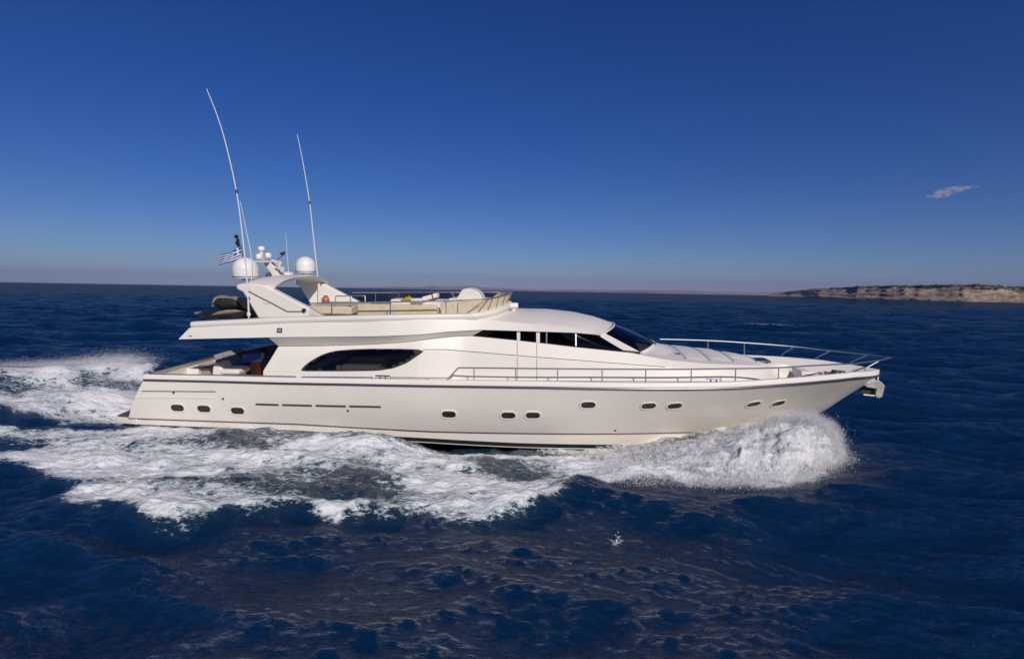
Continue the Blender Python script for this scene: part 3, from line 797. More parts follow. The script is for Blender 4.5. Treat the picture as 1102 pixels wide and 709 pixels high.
# flat radar / gps puck
q = P(309, 295.3, 0.35)
MB().lathe(q, [(0, -0.05), (0.16, -0.05), (0.22, 0.0), (0.22, 0.04), (0.15, 0.085), (0, 0.10)], 20).tube([q + Vector((0, 0, -0.2)), q], 0.05, 8).build('gps_antenna', DOME, yacht)
# whips
def whip(pts, yb, r0_, r1_, name='whip_antenna'):
    p = dense([P(a, b, yb) for a, b in pts], 6); n = len(p)
    return MB().tube(p, [r0_ + (r1_ - r0_) * (i / (n - 1)) ** 1.0 for i in range(n)], 8).build(name, WHIPM, yacht)
a = whip(((267.8, 342), (267, 322), (265.6, 300), (260.5, 250), (254.2, 205), (243, 155), (233.5, 124), (222.4, 96)), -2.32, 0.028, 0.010)
for px, py in ((267.6, 338), (266.9, 318), (254.4, 206)):
    q = P(px, py, -2.32); MB().lathe(q + Vector((0, 0, -.05)), [(0, 0), (0.055 if py > 300 else 0.035, 0), (0.055 if py > 300 else 0.035, 0.1), (0, 0.1)], 12).build('ferrule', GEL if py > 300 else DSTEEL, a)
a = whip(((270.6, 305), (270.8, 279), (264.5, 246), (258.4, 216.6)), -1.95, 0.017, 0.008)
a = whip(((343.5, 303), (342.2, 300), (337, 252), (333, 217), (326, 175), (319.8, 144.6)), 1.95, 0.029, 0.011)
q = P(333.2, 218, 1.95); MB().lathe(q + Vector((0, 0, -.05)), [(0, 0), (0.035, 0), (0.035, 0.1), (0, 0.1)], 12).build('ferrule', DSTEEL, a)
a = whip(((310.4, 294), (309.6, 280), (307.4, 251)), 0.35, 0.012, 0.006)
a = whip(((343.3, 330), (343.2, 305)), 1.6, 0.05, 0.05, 'arch_post')

# ------------------------------------------------------------------ cockpit
CD = float(np.interp(-9, SX, SZ)) - 0.6
tb = MB()
def cbox(name, px0, px1, ytop, yb0, yb1, m, hh, bv=0.04):
    a = P(px0, ytop, yb0); b = P(px1, ytop, yb0); zt = (a.z + b.z) / 2
    o = MB().box(((a.x + b.x) / 2, (yb0 + yb1) / 2, zt - hh / 2), (abs(b.x - a.x), abs(yb1 - yb0), hh)).build(name, m, yacht)
    return bevel(o, bv, 3)
xa_, xb_ = P(229, 388, 2.62).x, P(306, 371, 2.66).x
ci = [i for i, p in enumerate(sheer) if xa_ - 0.3 <= p.x <= xb_ + 0.2]
MB().grid([[mir(c2[i]) + Vector((0, 0.03, 0.012)) for i in ci], [mir(c2b[i]) + Vector((0, -0.025, 0.0)) for i in ci], [mir(c3[i]) + Vector((0, -0.025, 0.02)) for i in ci]]).build('cockpit_side_cover', COVERF, yacht)
t0_ = sheer[0]
MB().grid([[Vector((t0_.x + 0.05 + 0.12 * k, y, zs(t0_.x) + CAPH + 0.015 - 0.35 * k)) for y in lin(0.75, -t0_.y - 0.22, 12)] for k in (0, 1, 2)]).build('transom_cover', COVERF, yacht)
# transom coaming that sweeps up to the far quarter, with its cover
qa = [P(190, 402, -0.6), P(198, 394.6, 0.1), P(232, 387.6, 1.3), P(262, 379, 2.45), P(281, 374.6, 2.55), P(300, 371, 2.6)]
tr = MB()
qd = dense(qa, 6)
tr.grid([[p + Vector((0, -.0, 0)) for p in qd], [Vector((p.x + .06, p.y, p.z - 0.75)) for p in qd], [Vector((p.x - 0.12, p.y + 0.12, p.z - 0.75)) for p in qd], [Vector((p.x - .12, p.y + .12, p.z)) for p in qd]], True, True, closed=True)
tr.build('transom_coaming', GREYCOVER, yacht, 50)
MB().tube([p + Vector((-.05, 0.05, 0.05)) for p in qd], 0.022, 8).build('transom_rail', STEEL, yacht)
MB().tube([P(205, 396.5, -0.2), P(214, 393.6, .2), P(231, 388.6, .9)], 0.05, 8).build('transom_capping', GEL, yacht)
cbox('transom_locker', 192.5, 213, 396.3, -0.75, -0.1, GEL, 0.5)
cbox('locker_panel', 213.6, 225.5, 396, -0.6, -0.2, mat('khaki_panel', (0.33, 0.28, 0.16), 0.7, var=0.1), 0.5, 0.02)
sb = [P(228.3, 403.5, -0.9), P(228.8, 396), P(229.6, 392.4), P(232.5, 390.6)] if False else None
prf = [P(a, b, -0.95) for a, b in ((228.3, 404), (228.6, 396), (229.6, 392.2), (232.2, 390.6), (235, 391.6), (239.3, 398), (240, 404))]
bevel(MB().prism(prf, (0, 0.7, 0)).build('cockpit_seat_back', WVINYL, yacht, 40), 0.05, 3)
cbox('cockpit_seat', 236, 256.8, 397.8, -1.0, -0.2, WVINYL, 0.16, 0.06)
cbox('cockpit_seat_base', 238, 254, 401.5, -0.9, -0.25, GEL, 0.35, 0.02)
cbox('wooden_cabinet', 269.4, 280.4, 389.4, 0.2, 0.9, WOOD, 0.75, 0.02)
cbox('cockpit_shade_box', 281.5, 290, 386.5, -0.2, 1.0, SHADE, 0.9, 0.02)  # dark box painting the shaded aft bulkhead beside the cabinet
cbox('cockpit_table', 252, 268, 397.0, 0.7, 1.6, GREYCOVER, 0.4, 0.03)
cbox('covered_sofa', 259.5, 282, 382.6, 1.7, 2.3, BLUE, 0.3, 0.05)
cbox('teak_rail_gate', 254, 283, 403.5, -2.5, -2.42, TEAK, 0.1, 0.01)

# ------------------------------------------------------------------ loose things aboard (their own objects)
def to_world(o):
    o.matrix_world = Y2W @ o.matrix_world; return o
def loose(name, label, cat, at, rz=0):
    o = empty(name, Y2W @ Vector(at), (HEEL, 0, YAW + rz)); tag(o, label, cat); return o
# jet ski under its cover on the aft upper deck
j0 = P(242, 341.5, 0.1); jz = float(np.interp(j0.x, [p.x for p in e1], [p.z for p in e1])) + 0.01
js = loose('jet_ski', 'jet ski under a dark and tan cover on the aft upper deck', 'jet ski', (j0.x, 0.1, jz))
jp = lambda px, py: (P(px, py, 0.1) - Vector((j0.x, 0.1, jz)))
prof_t = [(215.4, 337.2), (219, 334.8), (226, 333.6), (240, 333), (256, 331.6), (270, 332), (278, 334)]
prof_b = [(216.4, 338.6), (220, 341), (228, 342.4), (245, 342.8), (260, 342.6), (272, 342), (278, 340)]
n = len(prof_t); rows = []
for th in [math.pi * 2 * k / 14 for k in range(14)]:
    r = []
    for (a, b), (c, d) in zip(prof_t, prof_b):
        t, bt = jp(a, b), jp(c, d); mid = (t + bt) / 2; hw = 0.55 * (0.35 if a < 216 else 0.7 if a < 220 else 1)
        r.append(Vector((mid.x, math.cos(th) * hw, mid.z + (t.z - bt.z) / 2 * math.sin(th))))
    rows.append(r)
MB().grid(rows, True, True, closed=True).build('hull', DARKCOVER, js, 40)
prof_t = [(231.5, 321.5), (234, 318.2), (240, 317.2), (247, 318.8), (254, 318.6), (262, 321), (270, 327), (276, 333)]
prof_b = [(233, 325), (236, 330), (240, 333.5), (247, 334), (254, 333), (262, 333), (270, 333), (276, 335)]
rows = []
for th in [math.pi * 2 * k / 14 for k in range(14)]:
    r = []
    for i, ((a, b), (c, d)) in enumerate(zip(prof_t, prof_b)):
        t, bt = jp(a, b), jp(c, d); mid = (t + bt) / 2; hw = 0.36 * (0.5 if i == 0 else 1)
        r.append(Vector((mid.x + 0.03 * math.sin(5 * th + i), math.cos(th) * hw, mid.z + (t.z - bt.z) / 2 * math.sin(th))))
    rows.append(r)
MB().grid(rows, True, True, closed=True).build('cover', TANCOVER, js, 40)
rows = []
for th in [math.pi * 2 * k / 10 for k in range(10)]:
    r = []
    for i, (a, b, h) in enumerate(((237, 324.5, 0.05), (240, 325, 0.16), (247, 326, 0.2), (255, 326, 0.18), (262, 327.5, 0.12), (266, 329, .03))):
        t = jp(a, b); r.append(Vector((t.x, -0.30 + math.cos(th) * 0.12, t.z + h * math.sin(th))))
    rows.append(r)
MB().grid(rows, True, True, closed=True).build('seat', DARKCOVER, js, 40)
rows = []
for th in [math.pi * 2 * k / 10 for k in range(10)]:
    r = []
    for i, (a, b, h) in enumerate(((239, 337, 0.03), (244, 335.6, 0.07), (252, 334.4, 0.08), (262, 333.6, 0.07), (268, 333.8, .02))):
        t = jp(a, b); r.append(Vector((t.x, -0.5 + math.cos(th) * 0.10, t.z + h * math.sin(th))))
    rows.append(r)
MB().grid(rows, True, True, closed=True).build('footwell_pad', TANCOVER, js, 40)
q = jp(235, 329); MB().tube([q + Vector((0, -0.36, 0.02)), q + Vector((-.03, 0, 0.08)), q + Vector((0, 0.36, 0.02))], 0.03, 8).build('handlebar', mat('pinkish_strap', (0.35, 0.2, 0.17), 0.7, var=.2), js)
q = jp(218, 337); MB().box(q + Vector((0.05, -0.15, 0.03)), (0.3, 0.3, 0.06)).build('bow_pad', TANCOVER, js)

# life ring, cushions, towel on the flybridge
q = P(350.5, 325.2, 0.3); lr = loose('life_jacket', 'dull orange life jacket leaning behind the radar arch leg', 'life jacket', q)
for sx, hh in ((-0.075, 0.30), (0.085, 0.24)):
    bevel(MB().box((sx, 0, hh / 2 - 0.14), (0.135, 0.12, hh), rx=0.12).build('float_panel', ORANGE, lr), 0.045, 3)
MB().tube([Vector((-0.075, 0.02, 0.12)), Vector((-0.05, 0.05, 0.21)), Vector((0.03, 0.05, 0.21)), Vector((0.085, 0.02, 0.08))], 0.045, 8).build('collar', ORANGE, lr)
MB().box((0.0, -0.07, -0.04), (0.30, 0.012, 0.035), rx=0.12).build('strap', BLACK, lr)
q = P(440, 323.2, 0.95); tw = loose('yellow_towel', 'crumpled yellow towel lying on the flybridge bar', 'towel', q)
rows = []
for i in range(9):
    rows.append([Vector((-0.24 + 0.06 * i, -0.25 + 0.06 * k, 0.02 + 0.10 * math.exp(-((i - 4) / 3) ** 2 - ((k - 4) / 3) ** 2) * (1 + 0.8 * math.sin(3 * i + 2 * k)))) for k in range(9)])
MB().grid(rows).build('cloth', YELLOW, tw, 60)
q = P(463.5, 320.2, 0.9); cu = loose('bolster_cushion', 'white bolster cushion propped up on the flybridge bar', 'cushion', q)
bevel(MB().box((0, 0, 0.02), (0.58, 0.5, 0.17), ry=-0.28).build('pad', WVINYL, cu), 0.06, 3)
MB().box((0.12, 0, 0.06), (0.04, 0.52, 0.185), ry=-0.28).build('piping', GREYCOVER, cu)
q = P(450, 322.6, 0.6); cu2 = loose('flat_cushion', 'flat white cushion lying beside the yellow towel', 'cushion', q)
bevel(MB().box((0, 0, 0), (0.42, 0.5, 0.10)).build('pad', WVINYL, cu2), 0.04, 3)
q = P(283.4, 384, 0.2); pt = loose('potted_plant', 'small dark potted plant at the cockpit door', 'plant', q)
MB().lathe((0, 0, -0.1), [(0, 0), (0.06, 0), (0.10, 0.26), (0.08, 0.26), (0, 0.24)], 14).build('pot', mat('grey_pot', (0.22, 0.21, 0.22), 0.6), pt)
lf = MB()
for k in range(46):
    a = random.uniform(0, 6.28); e = random.uniform(0.1, 1.4); l = random.uniform(0.10, 0.2)
    d = Vector((math.cos(a) * math.cos(e), math.sin(a) * math.cos(e), math.sin(e))); s_ = d.orthogonal().normalized() * 0.03
    b = Vector((0, 0, 0.16)); lf.add([b, b + d * l * .6 + s_, b + d * l * 1.2, b + d * l * .6 - s_], [(0, 1, 2, 3)])
lf.build('foliage', LEAF, pt)

# Greek ensign and pennant
def flag_mat():
    m = mat('flag_cloth', (0.02, 0.07, 0.33), 0.8)
    nt = m.node_tree; b = nt.nodes['Principled BSDF']
    uv = nt.nodes.new('ShaderNodeUVMap'); sx = nt.nodes.new('ShaderNodeSeparateXYZ'); nt.links.new(uv.outputs[0], sx.inputs[0])
    def mth(op, a, bb=None):
        n = nt.nodes.new('ShaderNodeMath'); n.operation = op
        for i, v in enumerate((a, bb)):
            if v is None: continue
            if isinstance(v, (int, float)): n.inputs[i].default_value = v
            else: nt.links.new(v, n.inputs[i])
        return n.outputs[0]
    u, v = sx.outputs[0], sx.outputs[1]
    k = mth('FLOOR', mth('MULTIPLY', v, 9)); stripe = mth('MODULO', k, 2)             # odd stripes white
    incan = mth('MULTIPLY', mth('LESS_THAN', u, 0.37), mth('GREATER_THAN', v, 4 / 9))
    cx = mth('LESS_THAN', mth('ABSOLUTE', mth('SUBTRACT', u, 0.185)), 0.037)
    cy = mth('LESS_THAN', mth('ABSOLUTE', mth('SUBTRACT', v, 6.5 / 9)), 0.0555)
    cross = mth('MAXIMUM', cx, cy)
    wht = mth('ADD', mth('MULTIPLY', incan, cross), mth('MULTIPLY', mth('SUBTRACT', 1, incan), stripe))
    mx = nt.nodes.new('ShaderNodeMix'); mx.data_type = 'RGBA'
    mx.inputs[6].default_value = (0.008, 0.07, 0.36, 1); mx.inputs[7].default_value = (0.75, 0.75, 0.76, 1)
    nt.links.new(wht, mx.inputs[0]); nt.links.new(mx.outputs[2], b.inputs['Base Color']); return m
fq = P(259.2, 268, -0.6)
fo = loose('national_flag', 'blue and white striped Greek flag flying by the near radar dome', 'flag', fq)
hoT, hoB, flT, flB = [Vector((v.x, 0, v.z)) for v in (P(259.5, 265.8, -.6) - fq, P(261.5, 277.5, -.6) - fq, P(239.0, 275.0, -.6) - fq, P(235.5, 286.0, -.6) - fq)]
NF, MF = 29, 15
vv, uvs, ff = [], [], []
for i in range(NF):
    for j in range(MF):
        u, v = i / (NF - 1), j / (MF - 1)
        p = (hoB.lerp(hoT, v)).lerp(flB.lerp(flT, v), u)
        p = p + Vector((0, 0.10 * u * math.sin(9 * u + 2 * v), 0.035 * math.sin(8 * u + 1.0) * u))
        vv.append(p); uvs.append((u, v))
for i in range(NF - 1):
    for j in range(MF - 1):
        a = i * MF + j; ff.append((a, a + MF, a + MF + 1, a + 1))
me = bpy.data.meshes.new('cloth'); me.from_pydata(vv, [], ff)
ul = me.uv_layers.new(name='UVMap')
for l in me.loops: ul.data[l.index].uv = uvs[l.vertex_index]
me.materials.append(flag_mat()); me.polygons.foreach_set('use_smooth', [True] * len(me.polygons))
fo2 = bpy.data.objects.new('cloth', me); COL.objects.link(fo2); fo2.parent = fo
sld = fo2.modifiers.new('thick', 'SOLIDIFY'); sld.thickness = 0.006
base_l = Vector((P(266, 306, -0.6).x, -0.6, bz(-0.6))) - fq
topl = P(254.5, 253, -0.6) - fq
MB().tube([base_l, hoB, hoT, topl], [0.02, 0.018, 0.015, 0.012], 8).build('flagstaff', DSTEEL, fo)
bb = MB()
for k, (px, py, r) in enumerate(((254.4, 254.6, .075), (256, 258.4, .06), (255.2, 261.4, .07), (256.6, 264, .06))):
    q = P(px, py, -0.6) - fq
    bb.lathe(q + Vector((0, 0, -r)), [(0, 0), (r * .8, r * .4), (r, r), (r * .6, r * 1.6), (0, r * 2)], 10)
bb.build('bundled_pennant', BLACK, fo)
pq = P(304.5, 273, 0.2); pn = loose('signal_pennant', 'small dark blue pennant on a short staff right of the radar mast', 'flag', pq)
a = [Vector((v.x, 0, v.z)) for v in (P(300.5, 272.3, .2) - pq, P(307, 270.2, .2) - pq, P(305.8, 274.2, .2) - pq, P(302, 275.2, .2) - pq)]
MB().prism([p + Vector((0, 0.02 * k, 0)) for k, p in enumerate(a)], (0, 0.012, 0)).build('cloth', mat('navy_cloth', (0.015, 0.03, 0.12), 0.8, var=.2), pn)
MB().tube([P(298.5, 279.5, .2) - pq, P(303.5, 276, .2) - pq, P(307, 271, .2) - pq], 0.014, 6).build('staff', DSTEEL, pn)

# ------------------------------------------------------------------ sea: one sheet, dense in front of the camera, out to the horizon
def fade(x, a, b):
    t = np.clip((x - a) / (b - a), 0, 1); return t * t * (3 - 2 * t)
_T = {}
def vnoise(x, y, seed=0):                # smooth value noise, periodic over 256 cells
    if seed not in _T: _T[seed] = np.random.default_rng(100 + seed).random((256, 256))
    T = _T[seed]; xi = np.floor(x).astype(int); yi = np.floor(y).astype(int); fx = x - xi; fy = y - yi
    fx = fx * fx * fx * (fx * (fx * 6 - 15) + 10); fy = fy * fy * fy * (fy * (fy * 6 - 15) + 10)
    a, b, c, d = T[xi % 256, yi % 256], T[(xi + 1) % 256, yi % 256], T[xi % 256, (yi + 1) % 256], T[(xi + 1) % 256, (yi + 1) % 256]
    return (a + (b - a) * fx) * (1 - fy) + (c + (d - c) * fx) * fy
def fbm(x, y, oct=5, seed=0, gain=0.5):
    s = np.zeros_like(x); a = 1.0; n = 0
    for o in range(oct):
        s += a * (vnoise(x * 2 ** o + 17.3 * o, y * 2 ** o - 9.1 * o, seed + o) - 0.5); n += a; a *= gain
    return s / n
def gw(px, py, z=0.1):
    g = G(px, py, z); return (g.x, g.y)
def seg_dist(x, y, pts):
    """distance to a polyline and the arc parameter 0..1 of the nearest point"""
    best = np.full(x.shape, 1e9); par = np.zeros(x.shape)
    L = [0]
    for a, b in zip(pts, pts[1:]): L.append(L[-1] + math.hypot(b[0] - a[0], b[1] - a[1]))
    for i, (a, b) in enumerate(zip(pts, pts[1:])):
        dx, dy = b[0] - a[0], b[1] - a[1]; l2 = dx * dx + dy * dy
        t = np.clip(((x - a[0]) * dx + (y - a[1]) * dy) / l2, 0, 1)
        d = np.hypot(x - a[0] - t * dx, y - a[1] - t * dy)
        m = d < best; best[m] = d[m]; par[m] = ((L[i] + t * math.sqrt(l2)) / L[-1])[m]
    return best, par
def poly_sd(x, y, pts):
    """signed distance, positive inside"""
    ins_ = np.zeros(x.shape, bool); n = len(pts)
    for i in range(n):
        a, b = pts[i], pts[(i + 1) % n]
        c = ((a[1] > y) != (b[1] > y)) & (x < (b[0] - a[0]) * (y - a[1]) / (b[1] - a[1] + 1e-12) + a[0]); ins_ ^= c
    d, _ = seg_dist(x, y, list(pts) + [pts[0]])
    return np.where(ins_, d, -d)

NA, NR = 900, 900
ang = np.radians(np.concatenate([np.linspace(-180, -56, 60)[:-1], np.linspace(-56, 56, NA), np.linspace(56, 180, 60)[1:]]))
rad = np.concatenate([[0.8, 2.5, 4.0], np.geomspace(5.2, 30, int(NR * .68)), np.geomspace(30, 420, int(NR * .40) + 1)[1:], np.geomspace(430, 9000, 50)])
RR, AA = np.meshgrid(rad, ang, indexing='ij')
x0 = (RR * np.sin(AA)).ravel(); y0 = (RR * np.cos(AA)).ravel(); rr_ = RR.ravel()
front = np.abs(AA.ravel()) <= math.radians(57)
dz = np.zeros_like(x0); dx = np.zeros_like(x0); dy = np.zeros_like(x0)
cell = np.where(rr_ < 30, np.maximum(rr_ * 0.0026, 0.016), rr_ * 0.0055)
near = rr_ < 430
idx = np.nonzero(near)[0]
xn, yn, rn, cn = x0[idx], y0[idx], rr_[idx], cell[idx]
wr = np.random.default_rng(5)
az = np.zeros_like(xn); ax = np.zeros_like(xn); ay = np.zeros_like(xn)
warp = 1.4 * fbm(xn * 0.09, yn * 0.09, 3, 40) 
gust = 0.85 + 0.7 * (fbm(xn * 0.05 + 3, yn * 0.05, 3, 60) + 0.5)
NW = 190
for k in range(NW):
    L = 0.14 * (95.0 ** (k / (NW - 1)))
    main = k % 5 != 0
    sp_w = 0.45 if L < 0.7 else 0.20
    th = math.radians(-101 if main else -63) + wr.normal(0, sp_w)
    kx, ky = 2 * math.pi / L * math.cos(th), 2 * math.pi / L * math.sin(th)
    amp = 0.0040 * L * (0.85 if L < 0.3 else 1.05 if L < 1.3 else 1.5 if L < 4 else 1.5 * (4 / L) ** 0.4) * wr.uniform(0.5, 1.3)
    n_ = int(np.searchsorted(cn, L * 0.36))          # rings are sorted by distance: only where the grid can carry the wave
    ph = kx * xn[:n_] + ky * yn[:n_] + wr.uniform(0, 6.28) + warp[:n_] * min(1.4, 2.0 / L)
    f = (1 - fade(cn[:n_], L * 0.18, L * 0.36)) * (gust[:n_] if L < 3 else 1)
    s_, c_ = np.sin(ph), np.cos(ph)
    az[:n_] += amp * f * c_; ax[:n_] -= 0.6 * amp * f * s_ * math.cos(th); ay[:n_] -= 0.6 * amp * f * s_ * math.sin(th)
far_f = 1 - fade(rn, 300, 425)
# --- the wake
hl = [Y2W @ Vector((p.x, p.y, 0)) for p in kn_row]             # near side of the hull in the world
hullpoly = [(p.x, p.y) for p in hl] + [((Y2W @ Vector((p.x, -p.y, 0))).x, (Y2W @ Vector((p.x, -p.y, 0))).y) for p in reversed(kn_row)]
W1 = [gw(*q) for q in ((904, 500), (882, 515), (838, 527), (800, 527), (760, 528), (720, 524), (680, 523), (645, 525), (610, 541), (570, 559), (530, 571), (490, 569), (440, 565), (400, 564), (350, 568), (318, 561), (275, 562), (230, 570), (190, 570), (150, 567), (118, 553), (78, 560), (36, 552), (66, 522), (30, 512), (0, 502), (-120, 494))]
W1 += [gw(*q) for q in ((-120, 462), (0, 459), (120, 463))] + [(p.x, p.y + 1.0) for p in hl[4:66:6]] + [gw(880, 475)]
d1_ = poly_sd(xn, yn, W1)
W2 = [gw(*q, 0.3) for q in ((-150, 392), (0, 389), (60, 391), (110, 388), (150, 392), (175, 400))] + [(hl[0].x + 1, hl[0].y + 4), (hl[0].x + 0.5, hl[0].y + 0.3)] + [gw(*q) for q in ((140, 463), (60, 461), (0, 459), (-150, 455))]
d2_ = poly_sd(xn, yn, W2)
edge_n = fbm(xn * 0.9, yn * 0.9, 4, 3)
foam1 = fade(d1_ + 0.9 * edge_n, -0.25, 0.75)
foam2 = fade(d2_ + 1.2 * edge_n, -0.3, 1.2)
# modulation: where the foam is thick and where it opens
front_l = [gw(*q) for q in ((905, 494), (835, 517), (760, 519), (680, 516), (645, 521), (610, 535), (570, 548), (530, 557), (440, 551), (350, 554), (275, 549), (200, 556), (150, 553), (78, 546), (45, 538))]
dfr, par = seg_dist(xn, yn, front_l)
rim = np.exp(-(dfr / 0.38) ** 2) * (1 - fade(par, 0.9, 1.0))
dh, hp = seg_dist(xn, yn, [(p.x, p.y) for p in hl])
inhull = poly_sd(xn, yn, hullpoly)
outside = np.where(inhull > 0, 0, dh)
trough = np.exp(-((outside - 0.4) / 0.8) ** 2) * fade(xn, -4.2, -2.2) * (1 - fade(xn, 3.4, 5.2))
trough2 = np.exp(-((outside - 0.2) / 0.5) ** 2) * (1 - fade(xn, -4.5, -3.0)) * fade(xn, -11, -9) * 0.6
lump = fbm(xn * 0.42 + 0.2 * yn, yn * 0.62, 4, 12)
streak = fbm(xn * 0.22, yn * 0.9, 4, 22)
thick = 0.85 + 1.0 * lump + 1.3 * streak + 0.35 * fade(xn, -1.0, 3.0) + 0.05 * (1 - fade(xn, -13, -5))
foam = foam1 * (thick + 0.42 * rim) - 0.75 * trough * foam1 - 0.5 * trough2 * foam1
f2 = 0.62 + 1.6 * fbm(xn * 0.12, yn * 0.5, 4, 31) + 0.9 * lump
ridgeA = [gw(*q, 0.7) for q in ((-150, 398), (0, 396), (70, 395), (120, 392), (150, 394))]
ridgeB = [gw(*q, 0.45) for q in ((-150, 436), (0, 434), (50, 431), (90, 427), (125, 421))]
dA, pA = seg_dist(xn, yn, ridgeA); dB, pB = seg_dist(xn, yn, ridgeB)
f2 += 0.35 * np.exp(-(dA / 1.6) ** 2) + 0.35 * np.exp(-(dB / 1.3) ** 2) + 0.5 * fade(xn, -17.5, -13.5)
foam = np.maximum(foam, foam2 * f2)
# scattered small whitecaps
wc = fade(az + 0.45 * vnoise(xn * 0.12, yn * 0.12, 77), 0.74, 0.82) * 0.5
foam = np.maximum(foam, wc * (rn > 25) * (rn < 260))
sg = gw(664, 573); foam = np.maximum(foam, 0.62 * np.exp(-(((xn - sg[0]) / 0.09) ** 2 + ((yn - sg[1]) / 0.2) ** 2)))
foam = np.clip(foam, 0, 1.3)
# heights of the wake
turb = fbm(xn * 1.1, yn * 1.5, 5, 50, 0.5)
turbR = 0.5 - np.abs(fbm(xn * 0.8, yn * 1.1, 5, 70, 0.6)) * 2.2
fcov = np.maximum(foam1, foam2)
small = 1 - fade(cn, 0.12, 0.4)
dbw, _q = seg_dist(xn, yn, [gw(*q, 0.15) for q in ((905, 494), (880, 507), (838, 518), (800, 519), (760, 520), (720, 516), (680, 517))])
wz = fcov * (0.26 * turb + 0.12 * turbR) * small
behind = fade(d1_, -0.9, 0.7)                                   # the foam field stands a little proud of the sea, with a steep lip
wz += 0.20 * rim * (1 - fade(par, .85, 1)) * fade(par, 0.12, 0.3) + 0.10 * behind * (1 - np.exp(-(dbw / 1.3) ** 2))
bowr, bp2 = seg_dist(xn, yn, [gw(*q, 0.2) for q in ((900, 488), (850, 500), (790, 505), (720, 503), (660, 508), (600, 522))])
wz += 0.30 * np.exp(-(bowr / 0.75) ** 2) * fade(bp2, 0.25, 0.6) * (1 - fade(bp2, 0.6, 1.0))
midr, mp = seg_dist(xn, yn, [(-1.2, 16.2), (-3.2, 16.35), (-5.2, 16.5), (-8, 16.8), (-11, 17.4)])
wz += 0.42 * np.exp(-(midr / 0.9) ** 2) * fade(mp, 0.0, 0.25) * (1 - 0.55 * fade(mp, .4, 1))
wz -= 0.42 * trough
wz += 0.75 * np.exp(-(dA / 1.5) ** 2) + 0.5 * np.exp(-(dB / 1.2) ** 2)
calm = (1 - 0.45 * fcov) * (1 - 0.72 * np.exp(-(dbw / 1.3) ** 2))
az = az * far_f * calm + wz; ax *= far_f * calm; ay *= far_f * calm
inside = inhull > 0.35
az = np.where(inside, np.minimum(az, 0.0) - 0.25, az)
dz[idx] = az; dx[idx] = ax; dy[idx] = ay
X, Yy, Z = x0 + dx, y0 + dy, dz
def sea_height(x, y):
    i = np.argmin((X[idx] - x) ** 2 + (Yy[idx] - y) ** 2); return float(Z[idx][i])
nr_, na_ = len(rad), len(ang)
ii = np.arange(nr_ - 1)[:, None] * na_; jj = np.arange(na_)[None, :]
j2 = (jj + 1) % na_
q4 = np.stack([ii + jj, ii + j2, ii + na_ + j2, ii + na_ + jj], -1).reshape(-1, 4)[:, ::-1]
sme = bpy.data.meshes.new('sea')
def fill(me, verts, quads):
    n, k = len(quads), quads.shape[1]
    me.vertices.add(len(verts)); me.vertices.foreach_set('co', verts.astype(np.float32).ravel())
    me.loops.add(n * k); me.loops.foreach_set('vertex_index', quads.astype(np.int32).ravel())
    me.polygons.add(n); me.polygons.foreach_set('loop_start', np.arange(0, n * k, k, dtype=np.int32))
    me.polygons.foreach_set('use_smooth', np.ones(n, bool)); me.update(calc_edges=True); me.validate()
fill(sme, np.stack([X, Yy, Z], -1), q4)
fa_ = np.zeros(len(X)); fa_[idx] = foam
at = sme.attributes.new('foam', 'FLOAT', 'POINT'); at.data.foreach_set('value', fa_.astype(np.float32))
ca = np.zeros(len(X)); ca[idx] = np.clip(fcov, 0, 1)
at = sme.attributes.new('aerated', 'FLOAT', 'POINT'); at.data.foreach_set('value', ca.astype(np.float32))
sea = bpy.data.objects.new('sea', sme); COL.objects.link(sea); tag(sea, kind='structure')

class NT_:
    def __init__(s, m): s.nt = m.node_tree; s.l = s.nt.links
    def n(s, t, **kw):
        q = s.nt.nodes.new(t)
        for k, v in kw.items(): setattr(q, k, v)
        return q
    def sock(s, q, i, v):
        if isinstance(v, (int, float, tuple)): q.inputs[i].default_value = v
        else: s.l.new(v, q.inputs[i])
    def math(s, op, a, b=0.0, c=None, clamp=False):
        q = s.n('ShaderNodeMath', operation=op, use_clamp=clamp); s.sock(q, 0, a); s.sock(q, 1, b)
        if c is not None: s.sock(q, 2, c)
        return q.outputs[0]
    def noise(s, vec, scale, detail=6, rough=0.55, dist=0.0):
        q = s.n('ShaderNodeTexNoise'); s.l.new(vec, q.inputs['Vector'])
        for k, v in (('Scale', scale), ('Detail', detail), ('Roughness', rough), ('Distortion', dist)): q.inputs[k].default_value = v
        return q.outputs['Fac']
    def mapping(s, vec, scale, rot=(0, 0, 0)):
        q = s.n('ShaderNodeMapping'); s.l.new(vec, q.inputs[0]); q.inputs['Scale'].default_value = scale; q.inputs['Rotation'].default_value = rot
        return q.outputs[0]
    def rng(s, v, a, b, c, d, interp='SMOOTHSTEP'):
        q = s.n('ShaderNodeMapRange', interpolation_type=interp); s.l.new(v, q.inputs[0])
        for i, k in enumerate((a, b, c, d)): q.inputs[i + 1].default_value = k
        return q.outputs[0]
    def mixc(s, f, a, b):
        q = s.n('ShaderNodeMix', data_type='RGBA'); s.sock(q, 0, f); s.sock(q, 6, a); s.sock(q, 7, b); return q.outputs[2]

